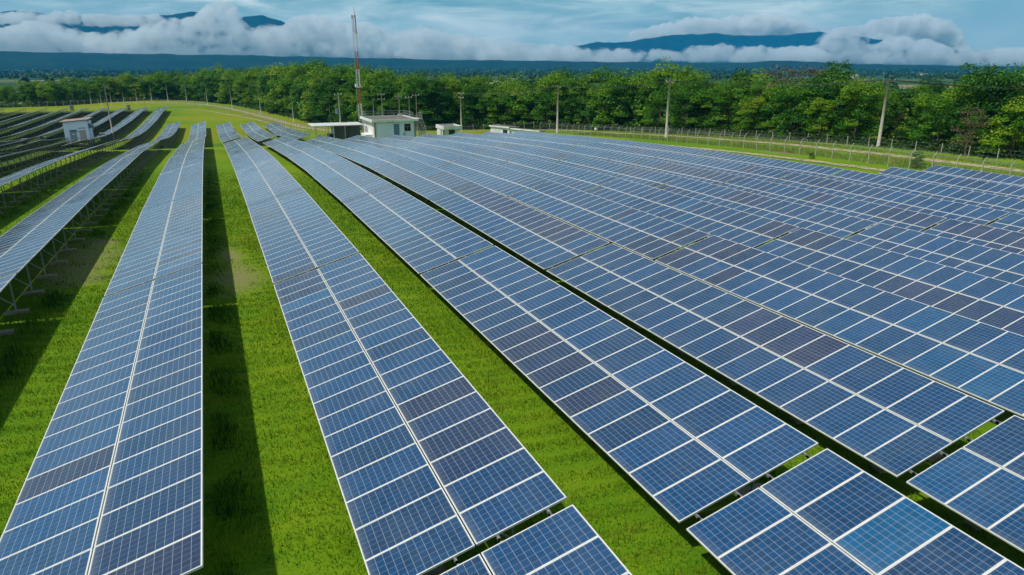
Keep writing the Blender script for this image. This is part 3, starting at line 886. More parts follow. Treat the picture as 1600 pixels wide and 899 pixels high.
for (a, c) in ((7.0,7.9),(8.9,9.6)):
    wl = part(cb, 'side_window', 'glass', (-0.03,-0.004,a,c,2.5,3.7))
    part(wl, 'frame', 'white', (-0.06,-0.005,a-0.08,a-0.002,2.42,3.78), (-0.06,-0.005,c+0.002,c+0.08,2.42,3.78), (-0.06,-0.005,a,c,2.42,2.498), (-0.06,-0.005,a,c,3.702,3.78))
part(cb, 'annex', 'white', (-1.5,-0.003,2.2,6.8,0,2.35))
b = MB()
def rail(p, q, n):
    p = Vector(p); q = Vector(q)
    for hz in (0.55, 1.1): b.bar(p+Vector((0,0,hz)), q+Vector((0,0,hz)), 0.075, 0.075)
    for k in range(n+1): c_ = p+(q-p)*(k/n); b.bar(c_, c_+Vector((0,0,1.13)), 0.075, 0.075)
rail((0.0,Dp+0.2,Hh), (Wd+0.4,Dp+0.2,Hh), 8); rail((Wd+0.45,Dp+0.1,Hh), (Wd+0.45,3.0,Hh), 8); rail((0.0,Dp+0.1,Hh),(0.0,8.0,Hh),2)
b.build('roof_railing', [M['galv']], cb)
b = MB()
b.box(Wd+0.62,Wd+2.3,2.2,5.6,Hh-0.5,Hh-0.2)
for k in range(14):
    z = Hh-0.7-k*0.29; y0 = 2.2-k*0.28
    b.box(Wd+0.75, Wd+2.0, y0-0.28, y0, z-0.16, z)
st = b.build('staircase', [M['concrete']], cb)
b = MB()
rail((Wd+2.2,5.5,Hh-0.2),(Wd+2.2,2.3,Hh-0.2),4); 
for sx in (Wd+0.72, Wd+2.05):
    b.bar((sx,2.2,Hh+0.6),(sx,2.2-13*0.28,Hh+0.6-13*0.29),0.05,0.05)
    for k in range(0,14,3): b.bar((sx,2.1-k*0.28,Hh-0.75-k*0.29),(sx,2.1-k*0.28,Hh+0.55-k*0.29),0.04,0.04)
b.build('handrail', [M['galv']], st)
# --- carport canopy left of it
Yc = 160.0
cx0, cz = on_y(486, 196.2, Yc); cx1, _ = on_y(566, 194.2, Yc)
gzc = gz((cx0+cx1)/2, Yc)
cp = empty('canopy_shed', (cx0, Yc, gzc), label='open shed with thin white flat roof left of the control building', category='shed')
hc = cz-gzc; wc = cx1-cx0
part(cp, 'roof', 'sheet', (0,wc,-2.0,6.0,hc-0.16,hc))
part(cp, 'back_wall', 'shed', (wc*0.42,wc,3.0,3.2,0,hc-0.163), label='dark corrugated back wall')
part(cp, 'side_wall', 'shadeblue', (wc*0.42,wc*0.42+0.2,0.2,2.998,0,hc-0.163), label='blue-tinted side wall')
for fx in (0.06, 0.30, 0.62, 0.97):
    part(cp, 'post', 'galv', (wc*fx-0.07,wc*fx+0.07,-1.8,-1.66,-0.3,hc-0.162))
for i, (fx, w_, h_) in enumerate(((0.20,1.5,1.1),(0.36,1.1,1.5))):
    o = empty('cable_drum', (cx0+wc*fx, Yc+0.8, gzc), label=['dark low crate under the left part of the white canopy','dark taller crate under the white canopy near its dark wall'][i], category='crate')
    o.name = 'crate'
    part(o, 'box', 'dark', (-w_/2,w_/2,-0.6,0.6,0,h_-0.12)); part(o, 'lid', 'concrete', (-w_/2-0.05,w_/2+0.05,-0.65,0.65,h_-0.118,h_))
# --- guard house
YG = 151.0
gxl, gzt = on_y(693, 197.6, YG); gxr, _ = on_y(722.3, 196.8, YG)
g0 = gz(gxl+1.5, YG)-0.2; hg = gzt-g0
gh = empty('guard_house', (gxl, YG, g0), label='small white guard house with overhanging flat roof right of the control building', category='building')
wg = gxr-gxl; dg = 6.0
part(gh, 'wall', 'white', (0.1,wg-0.75,0.9,dg-0.6,0,hg-0.75))
rf = part(gh, 'roof', 'roof', (0.2,wg-0.2,0.2,dg-0.2,hg-0.5,hg-0.3))
part(rf, 'fascia', 'white', (0,wg,0,0.198,hg-0.78,hg), (0,0.198,0.2,dg,hg-0.78,hg-0.003), (wg-0.198,wg,0.2,dg,hg-0.78,hg-0.003), (0.2,wg-0.2,dg-0.198,dg,hg-0.78,hg-0.006), (0.2,wg-0.2,0.2,dg-0.2,hg-0.748,hg-0.502))
q = part(gh, 'window', 'glass', (wg*0.34,wg*0.66,0.86,0.897,1.2,2.25)); part(q, 'frame', 'concrete', (wg*0.32,wg*0.68,0.85,0.89,1.1,1.195), (wg*0.32,wg*0.68,0.85,0.89,2.255,2.35))
part(gh, 'door', 'greydoor', (0.05,0.097,1.6,2.6,0,2.2))
part(gh, 'corner_pillar', 'concrete', (0.03,0.3,0.6,0.897,0,hg-0.752))
# --- long low store on the right
x0, y0 = 61.0, 154.0; x1, y1 = 66.4, 139.0
ang = math.atan2(y1-y0, x1-x0); Ls = math.hypot(x1-x0, y1-y0)
g0 = min(gz(x0, y0), gz(x1, y1))-0.2
ls = empty('store_building', (x0, y0, g0), ang, label='long low white store building behind the last panels right of the guard house', category='building')
hs = z_for(x0, y0, 195.8)-g0; hs2 = z_for(x1, y1, 202.8)-g0
hs2 = min(hs2, hs-0.25)
part(ls, 'wall', 'white', (0,6.5,0,3.0,0,hs-0.25), (6.503,Ls,0.4,2.2,0,hs2-0.2))
part(ls, 'roof', 'roof', (-0.1,6.6,-0.1,3.1,hs-0.247,hs-0.08), (6.702,Ls+0.1,0.25,2.3,hs2-0.197,hs2-0.08))
part(ls, 'fascia', 'white', (-0.25,6.7,-0.28,-0.103,hs-0.3,hs), (-0.25,-0.103,-0.1,3.2,hs-0.3,hs-0.003), (6.705,Ls+0.25,0.08,0.247,hs2-0.25,hs2))
part(ls, 'roller_door', 'mastwhite', (0.7,3.3,-0.05,-0.004,0,hs-0.7), (0.7,3.3,-0.052,-0.05,0,0.1))
q = part(ls, 'window', 'glass', (4.4,5.9,-0.04,-0.004,0.9,hs-0.75)); part(q, 'frame', 'concrete', (5.12,5.18,-0.06,-0.042,0.9,hs-0.75))
for k in range(6): part(ls, 'pilaster', 'mastwhite', (7.2+k*1.45,7.38+k*1.45,0.3,0.397,0,hs2-0.2))
# --- inverter hut on stilts
hx, hy = at(142.3, 229.0)
hg0 = gz(hx, hy)
fw = 0.0
hut = empty('inverter_hut', (hx, hy, hg0), label='pale blue hut on stilts with grey door, green sign and brown roof', category='hut')
HW, HD, SB = 4.3, 6.0, 0.75
HT = z_for(hx, hy, 190.8)-hg0
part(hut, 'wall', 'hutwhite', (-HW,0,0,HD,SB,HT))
b = MB()
n = len(b.v)
zr0, zr1 = HT+0.02, HT+0.42
xa, xb, ya, yb = -HW-0.5, 0.35, -0.45, HD+0.4
b.v += [(xa,ya,zr0),(xb,ya,zr1),(xb,yb,zr1),(xa,yb,zr0),(xa,ya,zr0+0.16),(xb,ya,zr1+0.16),(xb,yb,zr1+0.16),(xa,yb,zr0+0.16)]
for q in ((0,3,2,1),(4,5,6,7),(0,1,5,4),(1,2,6,5),(2,3,7,6),(3,0,4,7)): b.f.append(q); b.m.append(0)
b.build('roof', [M['tan']], hut)
b = MB(); b.v += [(-HW,0.0,HT+0.002),(0,0.0,HT+0.002),(0,0.0,HT+0.36),(-HW,0.2,HT+0.002),(0,0.2,HT+0.002),(0,0.2,HT+0.36)]
for q in ((0,1,2),(5,4,3),(1,4,5,2),(0,2,5,3)): b.f.append(q); b.m.append(0)
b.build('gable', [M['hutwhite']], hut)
d = part(hut, 'door', 'greydoor', (-3.35,-2.15,-0.05,-0.004,SB+0.1,SB+2.35)); part(d, 'handle', 'dark', (-2.32,-2.24,-0.08,-0.052,SB+1.1,SB+1.22))
s_ = part(hut, 'door_sign', 'green', (-3.40,-2.05,-0.07,-0.004,SB+2.37,SB+2.72)); part(s_, 'sign_mark', 'white', (-3.32,-3.08,-0.074,-0.071,SB+2.45,SB+2.64))
part(d, 'notice', 'white', (-2.95,-2.5,-0.056,-0.051,SB+1.75,SB+1.95))
part(hut, 'louvre_panel', 'louvre', (-1.62,-0.45,-0.05,-0.004,SB+0.35,SB+2.6))
part(hut, 'wall_lamp', 'tan', (-1.75,-0.35,-0.12,-0.004,SB+2.95,SB+3.1))
part(hut, 'socket_box', 'dark', (-1.92,-1.78,-0.08,-0.004,SB+2.2,SB+2.4)); part(hut, 'socket_box', 'dark', (-1.92,-1.80,-0.08,-0.004,SB+1.0,SB+1.15))
b = MB()
b.v += [(0.004,1.2,HT-0.4),(0.95,1.2,HT-1.15),(0.95,3.4,HT-1.15),(0.004,3.4,HT-0.4),(0.004,1.2,HT-1.3),(0.95,1.2,HT-1.35),(0.95,3.4,HT-1.35),(0.004,3.4,HT-1.3)]
for q in ((0,3,2,1),(0,1,5,4),(1,2,6,5),(2,3,7,6),(3,0,4,7)): b.f.append(q[::-1]); b.m.append(0)
b.build('vent_hood', [M['shed']], hut)
for (sx, sy) in ((-HW+0.2,0.2),(-0.2,0.2),(-HW+0.2,HD-0.2),(-0.2,HD-0.2),(-0.2,HD/2)):
    part(hut, 'stilt', 'concrete', (sx-0.15,sx+0.15,sy-0.15,sy+0.15,-0.4,SB-0.002))
b = MB(); b.box(-HW-0.1,-1.3,-1.3,-0.006,SB-0.14,SB)
for k in range(4): b.box(-1.3+k*0.3+0.003,-1.0+k*0.3,-1.25,-0.1,SB-0.34-k*0.2,SB-0.2-k*0.2)
sp_ = b.build('entrance_steps', [M['concrete']], hut)
b = MB()
for sx in (-HW-0.05,-2.6,-1.35): b.bar((sx,-1.25,SB-0.4),(sx,-1.25,SB+1.0),0.05,0.05)
b.bar((-HW-0.05,-1.25,SB+1.0),(-1.35,-1.25,SB+1.0),0.05,0.05); b.bar((-HW-0.05,-1.25,SB+0.5),(-1.35,-1.25,SB+0.5),0.05,0.05); b.bar((-1.35,-1.25,SB+1.0),(-0.1,-1.25,0.95),0.05,0.05); b.bar((-0.12,-1.25,0),(-0.12,-1.25,0.95),0.05,0.05)
b.build('handrail', [M['galv']], sp_)
# cabinets beside the hut and box pillars between the left rows
def cabinet(px, py, w_, d_, h_, label, mat='shed'):
    x, y = at(px, py); o = empty('electrical_cabinet', (x, y, gz(x, y)), label=label, category='cabinet')
    part(o, 'body', mat, (-w_/2,w_/2,0,d_,0.12,h_)); part(o, 'plinth', 'concrete', (-w_/2-0.1,w_/2+0.1,-0.1,d_+0.1,-0.3,0.117)); part(o, 'cap', 'concrete', (-w_/2-0.06,w_/2+0.06,-0.06,d_+0.06,h_+0.002,h_+0.08))
    part(o, 'door', mat, (-w_/2+0.08,w_/2-0.08,-0.03,-0.004,0.25,h_-0.1))
cabinet(161, 220.5, 1.1, 1.2, 1.7, 'grey transformer cabinet close to the right side of the hut')
cabinet(170, 219.5, 0.8, 0.9, 1.15, 'lower grey cabinet between the transformer cabinet and the lamp pole')
cabinet(40, 231, 1.0, 0.7, 1.7, 'pale box cabinet between table rows at the far left, nearer one', 'concrete')
cabinet(69, 226, 0.9, 0.7, 1.6, 'pale box cabinet between table rows just left of the hut', 'concrete')
cabinet(112.5, 173, 1.2, 0.9, 2.0, 'small pale cabinet at the far ends of the left rows', 'concrete')
cabinet(201.5, 172.5, 1.0, 0.9, 2.0, 'small pale cabinet at the end of the row above the meadow track', 'concrete')
# --- far farmhouse and houses of the plain
def house(px, py, w_, d_, h_, label, roofmat, rz=0.0, flat=False, openings=2):
    x, y = at(px, py); o = empty('house', (x, y, gz(x, y)), rz, label=label, category='house')
    wl = part(o, 'wall', 'white', (-w_/2,w_/2,0,d_,-0.5,h_))
    if flat: part(o, 'roof', roofmat, (-w_/2-0.4,w_/2+0.4,-0.4,d_+0.4,h_+0.003,h_+0.35))
    else:
        b = MB(); e = 0.6
        b.v += [(-w_/2-e,-e,h_),(w_/2+e,-e,h_),(w_/2+e,d_+e,h_),(-w_/2-e,d_+e,h_),(-w_/2-e,d_/2,h_+d_*0.32),(w_/2+e,d_/2,h_+d_*0.32)]
        for q in ((0,1,5,4),(2,3,4,5),(0,4,3),(1,2,5),(0,3,2,1)): b.f.append(q); b.m.append(0)
        b.build('roof', [M[roofmat]], o)
    for k in range(openings):
        cx = -w_/2+w_*(k+0.5)/openings
        part(o, 'window', 'glass', (cx-0.7,cx+0.7,-0.05,-0.004,h_*0.35,h_*0.75))
    return o
house(44, 140.2, 14, 8, 4.6, 'white flat-roofed ruined house beyond the trees at far left', 'concrete', R(8), True, 3)
house(72, 141.5, 6.5, 5, 3.0, 'small brownish-roofed shed right of the white ruined house', 'tan', R(10), False, 1)
house(1338, 122.5, 26, 14, 5, 'low pale house group farthest left on the right-hand plain', 'tan', R(15), False, 4)
house(1446, 121.5, 34, 16, 5.5, 'long house with reddish roof on the plain above the right pole', 'tan', R(-8), False, 5)
house(1462, 119.3, 30, 14, 5.5, 'white house on the plain right of the long reddish-roofed house', 'white', R(5), True, 3)
house(1476, 119.0, 26, 14, 5.5, 'white house on the plain, last of the right-hand specks', 'white', R(0), True, 3)
house(808, 123.5, 16, 10, 5, 'small white house among far trees above the field strips', 'white', R(20), True, 2)
house(402, 119.5, 18, 10, 5, 'small pale house on the plain above the left wood', 'white', R(-10), False, 2)
#@@ stop
#@@POLES
# ------------------------------------------------------------------ poles, wires, mast
def insul(b, p, m): b.tube([p, (p[0], p[1], p[2]+0.28)], [0.07, 0.05], 6, m)
def pole(px, py, top, label, cross=1, trafo=False, name='utility_pole', r=0.19, curve=False, cat='pole', group=None, rz=0.3):
    x, y = at(px, py); g = gz(x, y); h = z_for(x, y, top)-g
    e = empty(name, (x, y, g), rz, label=label, category=cat, group=group)
    b = MB(); b.smooth = True; b.tube([(0,0,-0.5),(0,0,h)], [r, r*0.68], 10); b.build('shaft', [M['pole']], e)
    for k in range(cross):
        z = h-0.28-k*1.1
        b = MB(); b.bar((-0.95,0.14,z),(0.95,0.14,z),0.11,0.13); ca = b.build('crossarm', [M['pole']], e)
        for sx in (-0.85, 0.0, 0.85):
            b = MB(); insul(b, (sx, 0.14, z+0.067), 0); b.build('insulator', [M['mastwhite']], ca)
    if trafo:
        b = MB(); b.tube([(-0.65,0,h*0.56),(-0.65,0,h*0.56+1.15)], 0.36, 12); b.bar((-0.6,0,h*0.56+0.2),(0,0,h*0.56+0.2),0.1,0.1); b.build('transformer', [M['shed']], e)
        b = MB(); b.box(0.18,0.62,-0.2,0.2,h*0.76,h*0.76+0.45); b.build('switch_box', [M['shed']], e)
        b = MB(); b.bar((-0.9,0,h*0.30),(0.9,0,h*0.30),0.1,0.12); b.build('crossarm', [M['pole']], e)
    if curve:
        b = MB(); b.smooth = True; b.tube([(-2.6,0,h*0.9),(-2.5,0,h*0.66),(-2.0,0,h*0.50),(-1.1,0,h*0.46),(-0.1,0,h*0.5)], 0.05, 6); b.build('drooping_cable', [M['shed']], e)
        b = MB(); b.box(-0.35,0.75,-0.3,0.3,h*0.36,h*0.56); b.build('switch_box', [M['mastwhite']], e)
    return e, Vector((x, y, g)), h
GP = 'lamp poles along the far perimeter'
lefts = [(115.7,163.6,145.4),(130.7,162.6,144),(142.6,163,143.2),(159,165.5,143.7),(174.4,164.4,144.6),(194.3,164.3,143.7),(214.9,164.3,138.8),(237.7,160.8,131.6),(263,160.2,129.6),(292,160.6,127.3),(324.5,165,131),(363,170.3,133),(407.9,181,136.5),(459,191.2,145.5)]
for i, (px, py, tp) in enumerate(lefts):
    pole(px, py, tp, '%s thin concrete pole counted from the left along the far fence' % (ORD+['fourteenth'])[i], 0, group=GP, r=0.15)
pole(517, 196, 152.7, 'plain concrete pole left of the transformer pole by the canopy', 1)
pole(533.7, 217.5, 146, 'concrete pole carrying a transformer drum before the white canopy', 1, True)
for (px, py, tp, lb, cr, cv) in [(586,214,154,'short bare pole behind the control building roof, left of the others',0,False),(599.5,214,146.5,'pole with crossarm behind the middle of the control building roof',2,False),
                             (626,214,149.5,'pole with drooping cable and switch box behind the control building',1,True),(641.5,213,151,'thin pole behind the roof railing corner of the control building',1,False),(652.5,212.5,147.5,'pole at the right end of the control building',1,False)]:
    pole(px, py, tp, lb, cr, False, curve=cv, r=0.15)
pole(177.7, 218.5, 131.6, 'tall slender pole just right of the pale blue hut', 0, r=0.16, name='lamp_pole')
PW_ = []
PW_.append(pole(721, 206, 144.6, 'concrete pole with crossarms beside the small guard house', 2, rz=-1.1))
for (px, py, tp, lb) in [(870.6,207.6,134,'concrete pole left of centre before the right wood'),(1040.4,217,125.8,'concrete pole in the middle of the right fence line'),(1372,230,124,'leaning-looking concrete pole at the far right beside the sandy track')]:
    PW_.append(pole(px, py, tp, lb, 1, rz=-1.2, r=0.27))
# overhead wires
pts = [p+Vector((0,0,h-0.05)) for (_, p, h) in PW_]
last = pts[-1]+(pts[-1]-pts[-2])*1.0; last.z = pts[-1].z-0.4
def strand(a, c, sag): 
    return [a+(c-a)*(k/14)-Vector((0,0,sag*4*(k/14)*(1-k/14))) for k in range(15)]
for q in range(3):
    off = Vector((0.85*(q-1)*0.36, -0.85*(q-1)*0.93, 0)); b = MB()
    for a, c in zip(pts, pts[1:]+[last]): b.tube(strand(a+off, c+off, 0.9), 0.027, 4)
    tag(b.build('overhead_wire', [M['dark']]), ['power line wire over the right fence, on the near insulators','power line wire over the right fence, middle of three','power line wire over the right fence, on the wood side'][q], 'wire', 'overhead wires')
# guyed lattice mast
mx, my = at(566.5, 216.5); mg = gz(mx, my); mh = z_for(mx, my, 9.5)-mg
mast = empty('radio_mast', (mx, my, mg), 0.2, label='tall red and white lattice radio mast behind the control building', category='mast')
part(mast, 'base_block', 'concrete', (-0.7,0.7,-0.7,0.7,-0.4,0.25))
nb = 7; r0 = 0.52
for s_ in range(nb):
    z0, z1 = 0.25+(mh-2.2)*s_/nb, 0.25+(mh-2.2)*(s_+1)/nb
    b = MB(); mat = M['red'] if s_ % 2 == 0 else M['mastwhite']
    if s_ == 0: mat = M['mastwhite']
    elif True: mat = M['red'] if s_ % 2 == 0 else M['mastwhite']
    def leg_pt(k, z):
        rr = r0*(1-0.42*z/mh); th = math.pi*2*k/3+0.5; return Vector((rr*math.cos(th), rr*math.sin(th), z))
    for k in range(3): b.bar(leg_pt(k, z0), leg_pt(k, z1), 0.085, 0.085)
    n = 5
    for j in range(n):
        za, zb = z0+(z1-z0)*j/n, z0+(z1-z0)*(j+1)/n
        for k in range(3):
            b.bar(leg_pt(k, za), leg_pt((k+1)%3, zb), 0.028, 0.028); b.bar(leg_pt(k, zb), leg_pt((k+1)%3, zb), 0.028, 0.028)
    b.build('lattice_section', [mat], mast)
b = MB(); b.tube([(0,0,mh-2.3),(0,0,mh)], [0.06,0.03], 6); b.build('lightning_rod', [M['red']], mast)
b = MB(); b.tube([(-0.75,0,mh*0.18),(-0.62,0,mh-2.6)], 0.045, 5); b.tube([(-0.62,0,mh-2.6),(-0.62,0,mh-1.9)], 0.16, 8); b.build('whip_antenna', [M['galv']], mast)
b = MB(); b.box(-0.65,0.65,-0.65,0.65,mh*0.40,mh*0.40+0.08); b.box(-0.9,-0.35,-0.3,0.3,mh*0.40+0.1,mh*0.40+0.75); b.build('equipment_box', [M['mastwhite']], mast)
#@@ stop
#@@GRASS
# ------------------------------------------------------------------ grass
def blades(name, P, h, w_, tone, label, lean=0.45):
    n = len(P); th = rng.uniform(0, 2*np.pi, n)
    a = np.stack([np.cos(th), np.sin(th), np.zeros(n)], 1)*w_[:,None]*0.5
    ph = rng.uniform(0, 2*np.pi, n); l = lean*rng.uniform(0.2, 1.3, n)*h
    tip = P+np.stack([np.cos(ph)*l, np.sin(ph)*l, h*rng.uniform(0.75, 1.1, n)], 1)
    v = np.stack([P-a, P+a, tip+a*0.25, tip-a*0.25], 1).reshape(-1,3)
    tag(link(name, np_mesh(name, v, np.arange(4*n).reshape(-1,4), [M['blade']], attrs={'tone': tone})), label, 'grass', kind='stuff')
def cheap_noise(x, y, s):
    return 0.5+0.25*(np.sin(x*1.1*s+2.3*np.sin(y*0.7*s+1.0))+np.sin(y*1.3*s+1.9*np.sin(x*0.9*s)))
def near_grass():
    XS, YS = rng.uniform(-34, 21, 1500000), rng.uniform(4, 92, 1500000)
    tt = YS+XS*math.tan(YAW)+3.5
    rowpos = (XS-ROWX0) % ROWP                             # 0 = just right of a high edge .. ROWP = the next high edge
    open_ = (rowpos < 3.6) | (rowpos > ROWP-0.9)
    dens = np.clip(1.0-(tt-16)/72, 0.0, 1.0)
    keep = open_ & (tt > 7) & (rng.uniform(0, 1, len(XS)) < dens)
    keep &= ~((XS < -10) & (rng.uniform(0, 1, len(XS)) > 0.45))
    X, Y, tt, rp = XS[keep], YS[keep], tt[keep], rowpos[keep]
    dep = tt*math.cos(YAW)*math.cos(PITCH)
    s_ = (X*math.cos(YAW)-Y*math.sin(YAW))/np.maximum(dep, 1)*FPX+800
    k2 = (s_ > -60) & (s_ < 1660); X, Y, tt, rp = X[k2], Y[k2], tt[k2], rp[k2]
    # bare earth keeps short grass
    bare = np.ones(len(X)); patch0 = cheap_noise(X*2.7, Y*2.2, 1.0)*3-1
    for k, (dx, dy) in enumerate(DIRT):
        dd = np.hypot(X-dx, (Y-dy)*0.42); bare = np.minimum(bare, np.clip(dd/[2.4,1.5,1.7,1.2,1,1,2.0,1][k]-0.15*patch0, 0.0, 1))
    k3 = rng.uniform(0, 1, len(X)) < bare**2; X, Y, tt, rp = X[k3], Y[k3], tt[k3], rp[k3]
    aw = np.clip(cheap_noise(X*0.5, Y*0.35+3, 0.6)*2.2-0.35, 0, 1)
    ridge = 0.5+0.5*np.sin(Y*7.4+1.6*np.cos((rp-2.4)*0.9)+2.2*cheap_noise(X*0.7, Y*0.5, 1.0))*aw+(cheap_noise(X*0.9, Y*2.6, 1.0)-0.5)*(1-aw); patch = cheap_noise(X*1.7+4, Y*0.8, 0.8)
    weed = np.exp(-((rp-0.25)/0.55)**2)*np.clip(cheap_noise(X*2.1, Y*1.3+7, 1.0)*1.9-0.35, 0, 1)
    h = (0.018+0.10*ridge+0.05*patch**2)*rng.uniform(0.6, 1.4, len(X))+weed*rng.uniform(0.05, 0.42, len(X))
    wd = (0.011+0.00045*tt)*rng.uniform(0.7, 1.4, len(X))
    tone = np.clip(0.56+0.85*(ridge-0.58)+0.42*(patch-0.5)-0.30*weed+rng.normal(0, 0.13, len(X)), 0, 1)
    P = np.stack([X, Y, ground(X, Y)-0.01], 1)
    print('BLADES', len(X))
    blades('lawn_grass', P, h, wd, tone, 'short bright green grass in the aisles between the table rows')
near_grass()
def meadow():
    n = 64000
    X, Y = rng.uniform(74, 99, n), rng.uniform(26, 150, n)
    inn = (X > 80.5) & (X < 97)
    d = np.abs(X-91.2)
    k = inn & ((d > 1.6) | (rng.uniform(0, 1, n) < 0.12))
    X, Y = X[k], Y[k]
    pt = cheap_noise(X, Y*0.5, 0.6)
    h = (0.25+0.55*pt)*rng.uniform(0.5, 1.3, len(X))*np.where(X < 86.5, 0.85, np.where(X < 93.5, 0.22, 0.5))
    tone = np.clip(0.80+0.35*(pt-0.5)+rng.normal(0, 0.15, len(X)), 0, 1)
    blades('tall_meadow_grass', np.stack([X, Y, ground(X, Y)-0.02], 1), h, rng.uniform(0.05, 0.11, len(X)), tone, 'tall pale green grass between the right fence and the wood', 1.1)
meadow()
#@@ stop
#@@FAR
# ------------------------------------------------------------------ the far plain: scattered woods
FIELDS = []
def field(px, py, hw, hd, tone):
    x, y = at(px, py); d = Vector((x, y)).normalized(); r = Vector((d.y, -d.x)); FIELDS.append((x, y, d, r, hw, hd))
    vs, fs = [], []; n = 14; k_ = 3
    for i in range(n+1):
        for j in range(k_+1):
            q = Vector((x, y))+r*(hw*(2*i/n-1)*(1+0.06*math.sin(j*2.1)))+d*(hd*(2*j/k_-1)*(1+0.25*math.sin(i*1.7+px)))
            vs.append((q.x, q.y, gz(q.x, q.y)+0.9))
    for i in range(n):
        for j in range(k_): a = i*(k_+1)+j; fs.append((a, a+k_+1, a+k_+2, a+1))
    tag(link('field', np_mesh('field', np.array(vs), np.array(fs), [M[tone]], smooth_=True)), kind='structure')
M['stubble'] = simple('pale_stubble', (0.42,0.36,0.25), (0.26,0.24,0.13), 0.95, 0, 0.02)
M['paddy'] = simple('green_paddy', (0.10,0.18,0.03), (0.16,0.19,0.05), 0.95, 0, 0.02)
field(52, 127.3, 75, 26, 'stubble'); field(20, 145.5, 60, 40, 'paddy'); field(725, 131.5, 95, 34, 'stubble'); field(655, 134.5, 60, 40, 'paddy'); field(560, 119.5, 160, 90, 'paddy'); field(245, 119, 130, 80, 'stubble'); field(980, 128, 60, 30, 'paddy'); field(1180, 117.5, 170, 90, 'paddy'); field(1560, 117.5, 150, 80, 'stubble')
def far_woods():
    P, N, T, Z = [], [], [], []
    cnt = 0; n = 26000
    rr = 250+np.sqrt(rng.uniform(0, 1, n))*5200
    az = YAW+rng.uniform(-0.78, 0.78, n)
    X, Y = np.sin(az)*rr, np.cos(az)*rr
    m1 = 0.5+0.25*(np.sin(X*0.0061+2.1*np.sin(Y*0.0043))+np.sin(Y*0.0083+1.7*np.sin(X*0.0052+1)))
    keep = (rng.uniform(0, 1, n) < np.where(m1 > 0.52, 0.95, 0.13)*np.where((rr > 650) & (rr < 1250), 0.35, 1.0))
    # stay clear of the built ground and of the wood belt
    wood = np.array([(p.x, p.y) for p in line[::6]])
    for k in np.nonzero(keep)[0]:
        x, y, r = X[k], Y[k], rr[k]
        if r < 620:
            dd = np.hypot(wood[:,0]-x, wood[:,1]-y).min()
            beyond = r > np.hypot(*wood[np.argmin(np.abs(np.arctan2(wood[:,0], wood[:,1])-az[k]))])+52
            if not beyond: continue
        if any(abs((x-f[0])*f[3].x+(y-f[1])*f[3].y) < f[4]+4 and -f[5]*2.6-10 < (x-f[0])*f[2].x+(y-f[1])*f[2].y < f[5]+4 for f in FIELDS): continue
        nl = 46 if r < 900 else (20 if r < 2200 else 9)
        h = rng.uniform(6, 12) if r < 3000 else rng.uniform(8, 15); w_ = rng.uniform(3.5, 6.5) if r < 3000 else rng.uniform(6, 12)
        d = rand_dir(nl); d[:,2] = np.abs(d[:,2])*0.75+0.25*d[:,2]
        g = gz(x, y)
        p = np.stack([x+d[:,0]*w_*0.85, y+d[:,1]*w_*0.85, g+h*0.45+d[:,2]*h*0.5], 1)
        P.append(p); nn = d+rand_dir(nl)*0.4; N.append(nn/np.linalg.norm(nn, axis=1)[:,None])
        T.append(np.clip(rng.uniform(0.1, 0.8)+rng.normal(0, 0.1, nl), 0, 1)); Z.append(rng.uniform(0.7, 1.2, nl)*w_*(0.75 if r < 900 else (1.1 if r < 2200 else 1.5))); cnt += 1
    v = leaf_quads(np.concatenate(P), np.concatenate(N), np.concatenate(Z), 0.8)
    print('FAR', cnt, len(v)//4)
    tag(link('far_woodland', np_mesh('far_woodland', v, np.arange(len(v)).reshape(-1,4), [M['leaf_far']], attrs={'tone': np.concatenate(T)})), 'scattered dark woods and hedges of the distant plain', 'woodland', kind='stuff')
far_woods()
# ------------------------------------------------------------------ hills and mountain ranges
def hill_material():
    m, nt, out = new_mat('forested_slope'); t = NT(nt)
    pos = t.n('ShaderNodeNewGeometry').outputs['Position']
    f = t.noise(pos, 0.004, 6, 0.65)
    c = t.mix(t.maprange(f, 0.35, 0.65), (0.006,0.022,0.010), (0.013,0.036,0.013))
    nt.links.new(t.bsdf(c, 0.95, 0, 0.1), out.inputs[0]); return m
M['hill'] = hill_material()
def fbm(x, s0):
    v = 0; a = 1
    for k in range(6): v = v+a*np.sin(x*s0*(1.9**k)+k*1.7+1.3*np.sin(x*s0*0.7*(1.9**k)+k)); a *= 0.55
    return v/2.2
def ridge(name, dist, depth, crest, amp, seedv, n=420):
    """crest: (pixel x, pixel y) of the skyline; a real slope at its true distance, rising to that skyline"""
    pxs = np.linspace(crest[0][0], crest[-1][0], n)
    pys = np.interp(pxs, [c[0] for c in crest], [c[1] for c in crest])+fbm(pxs+seedv*97, 0.05)*amp+fbm(pxs*2.7+seedv*31, 0.05)*amp*0.35
    vs = []; J = 12
    for a, b_ in zip(pxs, pys):
        d = ray(a, b_); hz = math.hypot(d.x, d.y); ux, uy = d.x/hz, d.y/hz
        top = CAMZ+d.z/hz*dist
        for j in range(J+1):
            u = j/J                                       # 0 foot .. crest .. back foot
            rr = dist+depth*(u-0.6)
            k = min(1, u/0.6) if u <= 0.6 else 1-(u-0.6)/0.4
            z = -40+(top+40)*(k**0.85)
            wob = math.sin(a*0.09+j*1.3+seedv)*0.5+math.sin(a*0.23+j*0.8)*0.3
            if 0 < j < J and abs(u-0.6) > 0.02: z += wob*(top+40)*0.07
            vs.append((ux*rr, uy*rr, z))
    ii = (np.arange(n-1)[:,None]*(J+1)+np.arange(J)[None]).ravel()
    f = np.stack([ii, ii+J+1, ii+J+2, ii+1], 1)
    tag(link(name, np_mesh(name, np.array(vs), f, [M['hill']], smooth_=True)), kind='structure')
